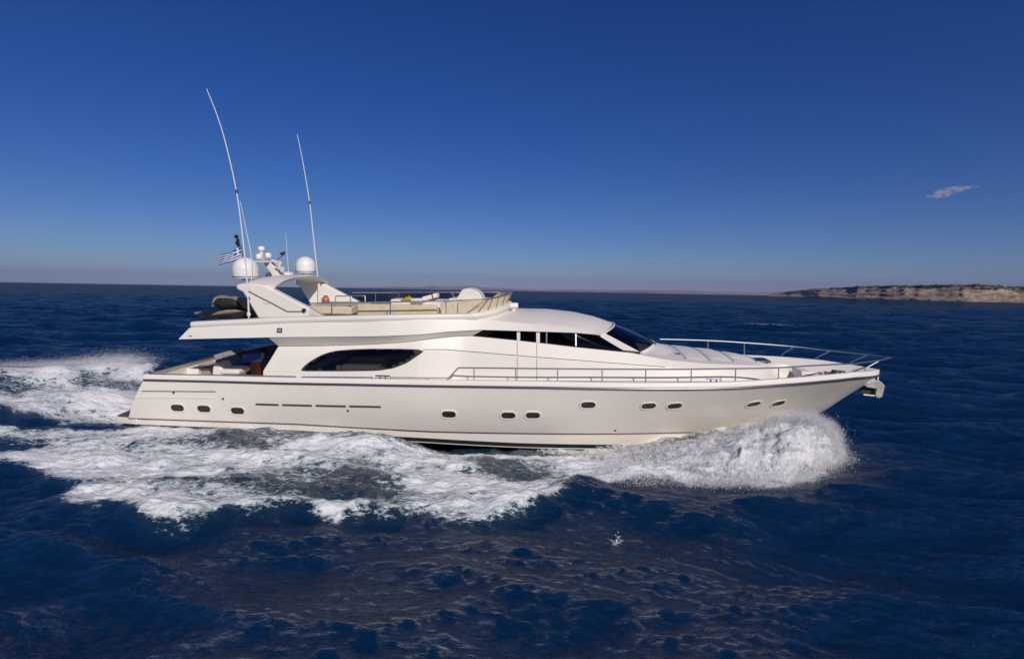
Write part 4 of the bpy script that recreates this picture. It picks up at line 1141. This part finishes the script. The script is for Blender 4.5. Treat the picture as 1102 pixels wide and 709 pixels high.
def sea_mat():
    m = bpy.data.materials.new('sea_water'); m.use_nodes = True; N = NT_(m); nt = m.node_tree
    pb = nt.nodes['Principled BSDF']; out = nt.nodes['Material Output']
    co = N.n('ShaderNodeNewGeometry').outputs['Position']
    fo_ = N.n('ShaderNodeAttribute', attribute_name='foam').outputs['Fac']
    ae = N.n('ShaderNodeAttribute', attribute_name='aerated').outputs['Fac']
    wn1 = N.noise(N.mapping(co, (0.7, 1.7, 1.0), (0, 0, 0.25)), 2.0, 9, 0.62, 1.3)
    wn2 = N.noise(N.mapping(co, (0.8, 1.5, 1.0), (0, 0, -0.2)), 6.5, 7, 0.6, 1.2)
    q = N.n('ShaderNodeTexVoronoi', feature='DISTANCE_TO_EDGE')
    dv = N.n('ShaderNodeVectorMath', operation='ADD'); nz = N.n('ShaderNodeTexNoise'); nt.links.new(co, nz.inputs['Vector']); nz.inputs['Scale'].default_value = 1.6; nz.inputs['Detail'].default_value = 4
    nt.links.new(N.mapping(co, (0.9, 1.5, 1)), dv.inputs[0]); nt.links.new(nz.outputs['Color'], dv.inputs[1]); nt.links.new(dv.outputs[0], q.inputs['Vector']); q.inputs['Scale'].default_value = 2.6
    lace = N.math('SUBTRACT', 0.5, N.math('MULTIPLY', q.outputs['Distance'], 2.2))
    nsum = N.math('ADD', N.math('ADD', N.math('MULTIPLY', wn1, 0.95), N.math('MULTIPLY', wn2, 0.45)), N.math('MULTIPLY', lace, 0.30))
    wn3 = N.noise(N.mapping(co, (0.6, 1.3, 1.0), (0, 0, 0.15)), 16.0, 6, 0.62, 1.0)
    nsum = N.math('ADD', nsum, N.math('MULTIPLY', N.math('SUBTRACT', wn3, 0.5), 1.05))
    fm = N.math('ADD', fo_, nsum)
    mask = N.math('MULTIPLY', N.rng(fm, 1.23, 1.52, 0.0, 1.0), N.rng(fo_, 0.02, 0.14, 0.0, 1.0))
    base = N.mixc(N.math('MULTIPLY', ae, 0.55), (0.0004, 0.0150, 0.044, 1), (0.026, 0.050, 0.066, 1))
    nt.nodes.remove(pb)
    dfw = N.n('ShaderNodeBsdfDiffuse'); nt.links.new(base, dfw.inputs[0])
    glo = N.n('ShaderNodeBsdfGlossy'); glo.inputs['Roughness'].default_value = 0.075; glo.inputs[0].default_value = (1, 1, 1, 1)
    fre = N.n('ShaderNodeFresnel'); fre.inputs[0].default_value = 1.333
    pb = N.n('ShaderNodeMixShader')                     # a rough sea never mirrors fully, even at grazing angles
    nt.links.new(N.math('MINIMUM', N.math('MULTIPLY', fre.outputs[0], 0.95), 0.29), pb.inputs[0])
    nt.links.new(dfw.outputs[0], pb.inputs[1]); nt.links.new(glo.outputs[0], pb.inputs[2])
    h1 = N.noise(N.mapping(co, (0.55, 1.5, 1.0), (0, 0, 0.35)), 1.7, 7, 0.62, 0.5)
    h2 = N.noise(N.mapping(co, (0.6, 1.6, 1.0), (0, 0, 0.2)), 7.0, 5, 0.6, 0.4)
    h4 = N.noise(N.mapping(co, (0.7, 1.6, 1.0), (0, 0, 0.5)), 19.0, 4, 0.6, 0.3)
    h = N.math('ADD', N.math('ADD', h1, N.math('MULTIPLY', h2, 0.42)), N.math('MULTIPLY', h4, 0.12))
    bp = N.n('ShaderNodeBump'); bp.inputs['Strength'].default_value = 1.0; bp.inputs['Distance'].default_value = 1.0
    ln = N.n('ShaderNodeVectorMath', operation='LENGTH'); nt.links.new(co, ln.inputs[0])
    h3 = N.noise(N.mapping(co, (0.5, 1.0, 1.0), (0, 0, 0.2)), 0.22, 6, 0.6, 0.3)          # the swell beyond the modelled waves
    h = N.math('ADD', N.math('MULTIPLY', h, 0.12), N.math('MULTIPLY', h3, N.rng(ln.outputs['Value'], 22, 160, 0.0, 5.0)))
    nt.links.new(h, bp.inputs['Height']); nt.links.new(bp.outputs[0], glo.inputs['Normal']); nt.links.new(bp.outputs[0], fre.inputs['Normal'])
    df = N.n('ShaderNodeBsdfPrincipled'); df.inputs['Roughness'].default_value = 0.8; df.inputs['Specular IOR Level'].default_value = 0.25
    fc = N.mixc(N.rng(fm, 1.35, 1.85, 0, 1), (0.50, 0.57, 0.585, 1), (0.88, 0.88, 0.88, 1))
    nt.links.new(fc, df.inputs['Base Color'])
    b2 = N.n('ShaderNodeBump'); b2.inputs['Strength'].default_value = 1.0; b2.inputs['Distance'].default_value = 0.09
    nt.links.new(N.math('ADD', N.math('MULTIPLY', wn1, 1.0), N.math('MULTIPLY', wn2, 0.5)), b2.inputs['Height']); nt.links.new(b2.outputs[0], df.inputs['Normal'])
    mx = N.n('ShaderNodeMixShader'); nt.links.new(mask, mx.inputs[0]); nt.links.new(pb.outputs[0], mx.inputs[1]); nt.links.new(df.outputs[0], mx.inputs[2])
    nt.links.new(mx.outputs[0], out.inputs[0]); return m
sme.materials.append(sea_mat())

# ------------------------------------------------------------------ bow spray: a thrown sheet of white water with ragged lumps and drops
def foam_mat():
    m = bpy.data.materials.new('white_water'); m.use_nodes = True; N = NT_(m); nt = m.node_tree
    pb = nt.nodes['Principled BSDF']; co = N.n('ShaderNodeNewGeometry').outputs['Position']
    n1 = N.noise(co, 5.0, 8, 0.65, 0.6)
    nt.links.new(N.mixc(N.rng(n1, 0.3, 0.62, 0, 1), (0.80, 0.81, 0.83, 1), (0.93, 0.93, 0.93, 1)), pb.inputs['Base Color'])
    pb.inputs['Roughness'].default_value = 0.85; pb.inputs['Specular IOR Level'].default_value = 0.2
    b = N.n('ShaderNodeBump'); b.inputs['Strength'].default_value = 1.0; b.inputs['Distance'].default_value = 0.045
    nt.links.new(N.noise(N.mapping(co, (1.4, 0.8, 0.7), (0, 0.5, 0)), 13.0, 8, 0.7, 0.8), b.inputs['Height']); nt.links.new(b.outputs[0], pb.inputs['Normal'])
    out = nt.nodes['Material Output']
    tr_ = N.n('ShaderNodeBsdfTranslucent'); tr_.inputs[0].default_value = (0.8, 0.82, 0.84, 1)
    m1 = N.n('ShaderNodeMixShader'); m1.inputs[0].default_value = 0.12
    nt.links.new(pb.outputs[0], m1.inputs[1]); nt.links.new(tr_.outputs[0], m1.inputs[2])
    tp = N.n('ShaderNodeBsdfTransparent'); ea = N.n('ShaderNodeAttribute', attribute_name='body').outputs['Fac']
    hole = N.rng(N.math('ADD', ea, N.math('MULTIPLY', N.noise(N.mapping(co, (1.3, 0.8, 0.75), (0, 0.5, 0)), 6.0, 9, 0.72, 1.0), 1.0)), 0.52, 0.74, 0, 1)
    m2 = N.n('ShaderNodeMixShader'); nt.links.new(hole, m2.inputs[0]); nt.links.new(tp.outputs[0], m2.inputs[1]); nt.links.new(m1.outputs[0], m2.inputs[2])
    nt.links.new(m2.outputs[0], out.inputs[0]); return m
WW = foam_mat()
DROP = mat('spray_drops', (0.84, 0.84, 0.85), 0.6)

crest_px = [(893, 484, 15.9), (890, 470, 16.0), (883, 460, 16.1), (871, 454, 16.3), (856, 453, 16.5), (836, 457, 16.5), (812, 464, 16.4), (785, 471, 16.2), (755, 477, 16.1), (720, 484, 16.0), (690, 491, 15.9), (650, 499, 15.6), (610, 509, 15.3), (575, 513, 15.1)]
base_px = [(896, 491), (893, 495), (883, 501), (870, 507), (855, 513), (836, 518), (808, 519), (780, 520), (752, 520), (718, 516), (688, 518), (650, 522), (612, 536), (578, 547)]
crest = dense([Q(*c) for c in crest_px], 14)
base_ = dense([G(a, b, 0.16) for a, b in base_px], 14)
inner = []
for i, c in enumerate(crest):
    t = i / (len(crest) - 1)
    xx = c.x - 0.3
    j = min(range(len(hl)), key=lambda k: abs(hl[k].x - xx))
    yy = hl[j].y - 0.1 if xx < hl[-1].x else hl[-1].y - 0.1
    yy = max(yy, c.y + 0.25)
    inner.append(Vector((xx, yy, -0.05 + 0.5 * max(0, c.z) * (1 - t))))
NV = 64
def spray_sheet(name, seed, push, lift, thin, amp0):
    sv = []; body = []; sd_ = Vector((seed * 7.1, seed * 3.3, seed * 1.7))
    for i in range(len(crest)):
        tt = i / (len(crest) - 1)
        a, b, c = inner[i], crest[i], base_[i]
        out = Vector((0.15, -1, 0)).normalized()
        for k in range(NV):
            v = k / (NV - 1)
            if v < 0.35:
                s_ = v / 0.35; p = a.lerp(b, s_); p.z += 0.25 * (b.z - a.z) * math.sin(math.pi * s_)
            else:
                s_ = (v - 0.35) / 0.65; p = b.lerp(c, s_)
                p.z += (0.16 * math.sin(math.pi * s_)) * (b.z + 0.2); p.y -= 0.12 * math.sin(math.pi * s_)
            p = p + out * push + Vector((0, 0, lift * (1 - abs(v - 0.35))))
            amp = amp0 * (0.55 + 0.5 * (1 - tt))
            q = Vector((p.x * 0.9 + p.z * 0.5, p.y * 0.9, p.z * 0.7)) + sd_            # lumps drawn out along the throw
            nn = Vector((noise.fractal(q, 0.9, 2.1, 5), noise.fractal(q + Vector((9, 3, 1)), 0.9, 2.1, 5), noise.fractal(q + Vector((2, 8, 5)), 0.9, 2.1, 5)))
            q2 = Vector((p.x * 5.5 + p.z * 3.0, p.y * 2.2, p.z * 2.4)) + sd_
            n2 = Vector((noise.fractal(q2, 0.9, 2.1, 4), noise.fractal(q2 + Vector((9, 3, 1)), 0.9, 2.1, 4), noise.fractal(q2 + Vector((2, 8, 5)), 0.9, 2.1, 4)))
            sv.append(p + nn * amp * 0.5 + n2 * amp * 0.08)
            e = min(1, i / 14) * min(1, (len(crest) - 1 - i) / 70)
            ev = min(1, (NV - 1 - k) / 6)
            er = 1 - 0.75 * math.exp(-((v - 0.35) / 0.10) ** 2) * (1 - 0.5 * tt)
            body.append(0.66 * e ** 0.6 * ev ** 0.6 * er - 0.02 - 0.12 * tt - thin)
    sv = np.array([tuple(p) for p in sv]); NCc = len(crest)
    ii = np.arange(NCc - 1)[:, None] * NV; jj = np.arange(NV - 1)[None, :]
    q4 = np.stack([ii + jj, ii + jj + 1, ii + NV + jj + 1, ii + NV + jj], -1).reshape(-1, 4)
    spm = bpy.data.meshes.new(name); fill(spm, sv, q4)
    at = spm.attributes.new('body', 'FLOAT', 'POINT'); at.data.foreach_set('value', np.array(body, np.float32)); spm.materials.append(WW)
    o = bpy.data.objects.new(name, spm); COL.objects.link(o); tag(o, kind='stuff')
NCc = len(crest)
spray_sheet('bow_spray', 0, 0.0, 0.0, 0.04, 0.38)
spray_sheet('bow_spray', 3, 0.16, 0.03, 0.24, 0.55)
spray_sheet('bow_spray', 6, 0.06, 0.09, 0.30, 0.62)

# fine mist hanging round the crest of the bow wave
mist_objs = []
for sc_m in (1.0, 0.66, 0.36):
    mist_pts = [c + Vector((0.02, 0.02, -0.02)) for c in crest[: int(NCc * 0.62)]]
    mr_ = [sc_m * (0.16 + 0.34 * min(1, i / 12) * (1 - 0.55 * i / len(mist_pts))) for i in range(len(mist_pts))]
    mist = MB().tube(mist_pts, mr_, 14).build('spray_mist', DSTEEL, None); tag(mist, kind='stuff'); mist_objs.append(mist)
mm = bpy.data.materials.new('mist_vapour'); mm.use_nodes = True; N = NT_(mm); mm.node_tree.nodes.clear()
mo = N.n('ShaderNodeOutputMaterial'); mv = N.n('ShaderNodeVolumePrincipled'); mv.inputs['Color'].default_value = (0.97, 0.97, 0.97, 1); mv.inputs['Anisotropy'].default_value = -0.5
pos = N.n('ShaderNodeNewGeometry').outputs['Position']
mm.node_tree.links.new(N.rng(N.noise(pos, 2.6, 7, 0.65, 0.6), 0.44, 0.74, 0.0, 2.0), mv.inputs['Density']); mm.node_tree.links.new(mv.outputs[0], mo.inputs['Volume'])
for mist in mist_objs: mist.data.materials.clear(); mist.data.materials.append(mm)

# drops: small octahedra thrown from the crest, the leading edge and the stern wave
OV = np.array([(1, 0, 0), (-1, 0, 0), (0, 1, 0), (0, -1, 0), (0, 0, 1), (0, 0, -1)], float)
OF = np.array([(0, 2, 4), (2, 1, 4), (1, 3, 4), (3, 0, 4), (2, 0, 5), (1, 2, 5), (3, 1, 5), (0, 3, 5)])
def strands(name, pts, dirs, lens, wid):
    n = len(pts); d = dirs / np.linalg.norm(dirs, axis=1, keepdims=True)
    a = np.cross(d, np.array([0.3, 0.5, 0.8])); a /= np.linalg.norm(a, axis=1, keepdims=True); b = np.cross(d, a)
    v = pts[:, None, :] + OV[None, :, 0:1] * a[:, None] * wid[:, None, None] + OV[None, :, 1:2] * b[:, None] * wid[:, None, None] + OV[None, :, 2:3] * d[:, None] * lens[:, None, None]
    f = (OF[None] + (np.arange(n) * 6)[:, None, None]).reshape(-1, 3)
    me = bpy.data.meshes.new(name); fill(me, v.reshape(-1, 3), f); me.materials.append(DROP)
    o = bpy.data.objects.new(name, me); COL.objects.link(o); tag(o, kind='stuff'); return o
def drops(name, pts, rads):
    n = len(pts)
    sc = rads[:, None, None] * (0.7 + 0.6 * rng.random((n, 1, 3)))
    v = (pts[:, None, :] + OV[None] * sc).reshape(-1, 3)
    f = (OF[None] + (np.arange(n) * 6)[:, None, None]).reshape(-1, 3)
    me = bpy.data.meshes.new(name); fill(me, v, f); me.materials.append(DROP)
    o = bpy.data.objects.new(name, me); COL.objects.link(o); tag(o, kind='stuff'); return o
cr_ = np.array([tuple(p) for p in crest]); ba_ = np.array([tuple(p) for p in base_]); in_ = np.array([tuple(p) for p in inner])
def pick(n, lo, hi, bias=1.0):
    t = lo + (hi - lo) * rng.random(n) ** bias; i = t * (NCc - 1); a = i.astype(int).clip(0, NCc - 2); f = (i - a)[:, None]
    return t, cr_[a] * (1 - f) + cr_[a + 1] * f, ba_[a] * (1 - f) + ba_[a + 1] * f, in_[a] * (1 - f) + in_[a + 1] * f
P_, R_ = [], []
def addp(p, r): P_.append(p); R_.append(r)
n = 60000                                 # haze of drops above the crest
t, c, b, a = pick(n, 0, 0.62, 1.15)
h = np.abs(rng.normal(0, 1, n)); sp_ = (0.17 * (1 - t) + 0.05)[:, None]
addp(c + rng.normal(0, 1, (n, 3)) * sp_ * np.array([1.0, 1.2, 0.75]), 0.003 + 0.008 * rng.random(n) ** 4)
n = 26000                                 # forward edge
t, c, b, a = pick(n, 0, 0.25)
s_ = rng.random((n, 1)); p = c * (1 - s_) + b * s_
addp(p + rng.normal(0, 1, (n, 3)) * 0.14 + np.array([0.02, 0, 0]), 0.003 + 0.008 * rng.random(n) ** 4)
n = 60000                                 # over the face
t, c, b, a = pick(n, 0, 0.9)
s_ = rng.random((n, 1)) ** 0.8; p = c * (1 - s_) + b * s_ + np.array([0, -0.12, 0.12])
addp(p + rng.normal(0, 1, (n, 3)) * np.array([0.15, 0.12, 0.10]), 0.003 + 0.010 * rng.random(n) ** 4)
n = 24000                                 # foot, falling onto the sea
t, c, b, a = pick(n, 0, 0.8)
addp(b + np.abs(rng.normal(0, 1, (n, 3))) * np.array([0.12, -0.22, 0.10]) + rng.normal(0, 1, (n, 3)) * np.array([.25, .05, .02]), 0.003 + 0.008 * rng.random(n) ** 4)
n = 20000                                 # up the hull behind the crest
t, c, b, a = pick(n, 0.1, 0.5)
s_ = rng.random((n, 1)); p = c * (1 - s_) + a * s_
addp(p + rng.normal(0, 1, (n, 3)) * np.array([0.25, 0.2, 0.16]), 0.003 + 0.007 * rng.random(n) ** 4)
drops('spray_drops', np.concatenate(P_), np.concatenate(R_))
n = 16000                                 # torn threads of water flying outward
t, c, b, a = pick(n, 0, 0.85)
s_ = rng.random((n, 1)) ** 1.1; p = c * (1 - s_) + b * s_ + np.array([0.0, -0.16, 0.10]) + rng.normal(0, 1, (n, 3)) * np.array([0.12, 0.12, 0.10])
dr = np.stack([-0.55 + rng.normal(0, .35, n), -0.5 + rng.normal(0, .3, n), 0.75 - 1.9 * s_[:, 0] + rng.normal(0, .3, n)], -1)
strands('spray_threads', p, dr, 0.02 + 0.09 * rng.random(n) ** 2, 0.003 + 0.006 * rng.random(n) ** 2)
P_, R_ = [], []
n = 34000                                 # crest of the stern wave beyond the boat
tA = rng.random(n) ** 0.6; AX = np.interp(tA, np.linspace(0, 1, len(ridgeA)), [q[0] for q in ridgeA]); AY = np.interp(tA, np.linspace(0, 1, len(ridgeA)), [q[1] for q in ridgeA])
g_ = 0.5 + 0.9 * vnoise(AX * 0.6, AY * 0, 5)
addp(np.stack([AX + rng.normal(0, .5, n), AY + rng.normal(0, .7, n), 0.75 + np.abs(rng.normal(0, 0.17, n)) * g_ * (0.5 + tA)], -1), 0.004 + 0.008 * rng.random(n) ** 4)
n = 9000
tB = rng.random(n) ** 0.5; BXx = np.interp(tB, np.linspace(0, 1, len(ridgeB)), [q[0] for q in ridgeB]); BYy = np.interp(tB, np.linspace(0, 1, len(ridgeB)), [q[1] for q in ridgeB])
addp(np.stack([BXx + rng.normal(0, .5, n), BYy + rng.normal(0, .7, n), 0.45 + np.abs(rng.normal(0, 0.16, n))], -1), 0.003 + 0.010 * rng.random(n) ** 4)
n = 5000                                  # along the waterline aft
xx = rng.uniform(-11.5, -3.5, n); hy = np.interp(xx, [p.x for p in hl], [p.y for p in hl])
addp(np.stack([xx, hy - np.abs(rng.normal(0, .25, n)) - .02, 0.25 + np.abs(rng.normal(0, 0.14, n))], -1), 0.003 + 0.007 * rng.random(n) ** 4)
drops('stern_spray', np.concatenate(P_), np.concatenate(R_))
# the lone splash near the middle of the foreground
g = G(664, 573, 0.1)
n = 60
pp = np.array([g.x, g.y, sea_height(g.x, g.y)]) + np.abs(rng.normal(0, 1, (n, 3))) * np.array([0.05, 0.04, 0.08]) * rng.choice([-1, 1], (n, 1)) * np.array([1, 1, 0]) + np.stack([np.zeros(n), np.zeros(n), np.abs(rng.normal(0, .08, n))], -1)
drops('splash', pp, 0.005 + 0.012 * rng.random(n) ** 2)

# ------------------------------------------------------------------ island with rock and scrub
def island_mat():
    m = bpy.data.materials.new('island_rock'); m.use_nodes = True; N = NT_(m); nt = m.node_tree
    pb = nt.nodes['Principled BSDF']; co = N.n('ShaderNodeNewGeometry').outputs['Position']
    n1 = N.noise(N.mapping(co, (1, 1, 2.5)), 0.05, 8, 0.65, 0.5); n2 = N.noise(co, 0.18, 8, 0.7, 0.4)
    n0 = N.noise(co, 0.012, 4, 0.6)
    rock = N.mixc(N.rng(n1, 0.35, 0.62, 0, 1), (0.36, 0.27, 0.185, 1), (0.62, 0.48, 0.34, 1))
    rock = N.mixc(N.rng(n2, 0.26, 0.42, 0.8, 0), rock, (0.22, 0.16, 0.115, 1))
    rock = N.mixc(N.rng(n0, 0.35, 0.65, 0.0, 0.55), rock, (0.26, 0.19, 0.125, 1))
    gs = N.n('ShaderNodeAttribute', attribute_name='scrub').outputs['Fac']
    veg = N.rng(N.math('ADD', N.math('MULTIPLY', gs, 0.8), N.math('MULTIPLY', N.noise(co, 0.035, 8, 0.75), 1.5)), 1.0, 1.14, 0, 1)
    nt.links.new(N.mixc(veg, rock, (0.085, 0.082, 0.045, 1)), pb.inputs['Base Color']); pb.inputs['Roughness'].default_value = 0.95
    b = N.n('ShaderNodeBump'); b.inputs['Distance'].default_value = 3.0; nt.links.new(n2, b.inputs['Height']); nt.links.new(b.outputs[0], pb.inputs['Normal'])
    return m
shore = [(826, 2600), (850, 2000), (880, 1560), (920, 1250), (960, 1060), (1000, 930), (1040, 850), (1102, 780), (1200, 720), (1330, 690)]
SHX = [(a - CX) / FPX * d for a, d in shore]; SHY = [d for a, d in shore]
topz = [(826, 317), (838, 316), (850, 313.5), (875, 311), (900, 309.8), (930, 308.2), (960, 307.6), (1000, 306.8), (1040, 306.8), (1070, 307.8), (1102, 308.5), (1200, 305), (1330, 302)]
NI, NJ = 420, 110
iv = []; sc_a = []
for i in range(NI):
    px = 826 + (1330 - 826) * i / (NI - 1)
    d = float(np.interp(px, [a for a, b in shore], [b for a, b in shore]))
    ty = float(np.interp(px, [a for a, b in topz], [b for a, b in topz]))
    for j in range(NJ):
        v = j / (NJ - 1)
        depth = d + v * (60 + 0.36 * d)
        x = (px - CX) / FPX * depth
        hor = 303.2 + 0.01726 * px
        dref = d + 0.36 * (60 + 0.36 * d)
        H = max(2, (hor - ty) / FPX * dref + CAM_H)
        w_ = v * (1 + 0.35 * noise.fractal(Vector((px * 0.03, v * 2.2, 3)), 0.9, 2.0, 3))
        u_ = min(1, max(0, w_) / 0.36)
        ter = u_ + 0.025 * math.sin(u_ * 21 + 3 * noise.fractal(Vector((px * 0.03, 0, 9)), .9, 2., 4))
        prof_ = max(0, min(1, ter)) ** 0.85 if w_ < 0.36 else 1.0
        n_ = noise.fractal(Vector((x * 0.02, depth * 0.02, 0)), 0.9, 2.0, 6)
        r_ = noise.ridged_multi_fractal(Vector((x * 0.03, depth * 0.03, 4)), 0.9, 2.0, 5, 1.0, 2.0)
        z = -1.5 + (H + 1.5) * prof_ + (n_ * 1.5 + (r_ - 1.2) * 0.6) * min(1, v * 10) * min(1, H / 16)
        yoff = noise.fractal(Vector((px * 0.03, 0, 0)), 0.9, 2.0, 3) * 0.008 * d * (1 - v)
        iv.append((x, depth + yoff, z))
        sc_a.append(0.72 * sm(prof_, 0.35, 1.0) - 0.24 + 0.08 * sm(px, 860, 960))
iv = np.array(iv)
ii = np.arange(NI - 1)[:, None] * NJ; jj = np.arange(NJ - 1)[None, :]
q4 = np.stack([ii + jj, ii + NJ + jj, ii + NJ + jj + 1, ii + jj + 1], -1).reshape(-1, 4)
ime = bpy.data.meshes.new('island'); fill(ime, iv, q4); ime.materials.append(island_mat())
at = ime.attributes.new('scrub', 'FLOAT', 'POINT'); at.data.foreach_set('value', np.array(sc_a, np.float32))
isl = bpy.data.objects.new('island', ime); COL.objects.link(isl); tag(isl, kind='structure')
# low bushes on the upper slopes
SCR = mat('scrub_leaves', (0.06, 0.062, 0.034), 0.9, var=0.4, vscale=0.3)
bv, bf_ = [], []
rs = np.random.default_rng(9)
cand = np.nonzero(np.array(sc_a) > 0.28)[0]
BO = np.array([(math.cos(a) * r, math.sin(a) * r, z) for z, r in ((0, .8), (.45, 1.0), (.8, .6)) for a in np.linspace(0, 2 * math.pi, 7)[:-1]] + [(0, 0, 1.0)])
BF = [(k * 6 + i, k * 6 + (i + 1) % 6, (k + 1) * 6 + (i + 1) % 6, (k + 1) * 6 + i) for k in range(2) for i in range(6)]
BT = [(12 + i, 12 + (i + 1) % 6, 18) for i in range(6)]
vl, ql, tl = [], [], []; cnt = 0
dens = np.array([noise.noise(Vector((p[0] * 0.02, p[1] * 0.02, 7))) for p in iv[cand]])
for k in cand[(dens > 0.02) & (rs.random(len(cand)) < 0.13)]:
    p = iv[k]; s_ = rs.uniform(0.7, 2.2)
    v = BO * np.array([s_ * rs.uniform(.8, 1.5), s_ * rs.uniform(.8, 1.5), s_ * rs.uniform(.6, 1.1)]) * (1 + rs.normal(0, .18, (19, 1))) + p + np.array([rs.normal(0, 1.5), rs.normal(0, 1.5), -0.3])
    vl.append(v); ql += [tuple(i + cnt for i in q) for q in BF]; tl += [tuple(i + cnt for i in q) for q in BT]; cnt += 19
if vl:
    sc_o = mesh_obj('scrub', np.concatenate(vl), ql + tl, SCR, recalc=False); tag(sc_o, kind='stuff')

# ------------------------------------------------------------------ far hills on the horizon
HILL = mat('far_hill', (0.34, 0.27, 0.23), 0.95, var=0.4, vscale=0.0006)
def hills(name, D, prof_px, depth):
    v = []; NH = 260; rowsn = 9
    for i in range(NH):
        px = prof_px[0][0] + (prof_px[-1][0] - prof_px[0][0]) * i / (NH - 1)
        h = float(np.interp(px, [a for a, b in prof_px], [b for a, b in prof_px]))
        H = h / FPX * D * (1 + 0.35 * noise.fractal(Vector((px * 0.035, D * .001, 0)), 0.9, 2.0, 5))
        for j in range(rowsn):
            s_ = j / (rowsn - 1); dd = D + depth * s_
            nn = 1 + 0.25 * noise.fractal(Vector((px * 0.05, s_ * 3, D)), 0.9, 2, 4)
            v.append(((px - CX) / FPX * dd, dd, -30 + (max(H, 0) + 30) * math.sin(min(1, s_ * 1.4 + 0.02) * math.pi / 2) * (nn if 0 < j else 1)))
    v = np.array(v); ii = np.arange(NH - 1)[:, None] * rowsn; jj = np.arange(rowsn - 1)[None, :]
    q = np.stack([ii + jj, ii + rowsn + jj, ii + rowsn + jj + 1, ii + jj + 1], -1).reshape(-1, 4)
    me = bpy.data.meshes.new(name); fill(me, v, q); me.materials.append(HILL)
    o = bpy.data.objects.new(name, me); COL.objects.link(o); tag(o, kind='structure'); return o
hills('hills', 21000, ((360, 0), (400, 1.5), (450, 2.5), (500, 4), (560, 2), (640, 2.5), (720, 3.5), (780, 3), (850, 4), (930, 7), (1000, 8), (1060, 7), (1140, 8), (1250, 10)), 5000)
hills('hills', 12000, ((560, -.3), (600, 0.8), (660, 1.5), (720, 2.0), (790, 2.6), (840, 2.4), (900, 2.0)), 2500)

# ------------------------------------------------------------------ air
hz = MB().box((0, 14000, 450), (90000, 66000, 1100))
haze = hz.build('haze', mat('unused', (1, 1, 1)), None); tag(haze, kind='stuff')
hm = bpy.data.materials.new('haze_air'); hm.use_nodes = True; hm.node_tree.nodes.clear()
ho = hm.node_tree.nodes.new('ShaderNodeOutputMaterial'); hv = hm.node_tree.nodes.new('ShaderNodeVolumePrincipled')
hv.inputs['Color'].default_value = (0.34, 0.345, 0.76, 1); hv.inputs['Density'].default_value = 2.0e-5; hv.inputs['Anisotropy'].default_value = 0.0
hm.node_tree.links.new(hv.outputs[0], ho.inputs['Volume']); haze.data.materials.clear(); haze.data.materials.append(hm)

# ------------------------------------------------------------------ the one wisp of cloud
cd = 9000
cl = MB()
path_ = [ray(a, b) for a, b in ((995, 212.5), (1006, 210.5), (1014, 207.5), (1022, 206.5), (1032, 203.5), (1042, 202.5), (1054, 200.5))]
pts_ = [CAMP + d * (cd / d.y) for d in path_]
cl.tube(dense(pts_, 4), [float(r) for r in np.interp(np.linspace(0, 1, 25), [0, .2, .45, .7, 1], [8, 62, 78, 50, 8])], 14)
cloud = cl.build('cloud', mat('unused2', (1, 1, 1)), None); tag(cloud, kind='structure')
cm = bpy.data.materials.new('cloud_vapour'); cm.use_nodes = True; N = NT_(cm); cm.node_tree.nodes.clear()
co_ = N.n('ShaderNodeOutputMaterial'); cv = N.n('ShaderNodeVolumePrincipled'); cv.inputs['Color'].default_value = (0.95, 0.9, 0.9, 1)
pos = N.n('ShaderNodeNewGeometry').outputs['Position']
dn_ = N.rng(N.noise(N.mapping(pos, (1, 1, 1.6)), 0.009, 6, 0.6, 0.3), 0.40, 0.62, 0.0, 0.012)
cm.node_tree.links.new(dn_, cv.inputs['Density']); cm.node_tree.links.new(cv.outputs[0], co_.inputs['Volume'])
cloud.data.materials.clear(); cloud.data.materials.append(cm)
for mn in ('unused', 'unused2'): bpy.data.materials.remove(bpy.data.materials[mn])
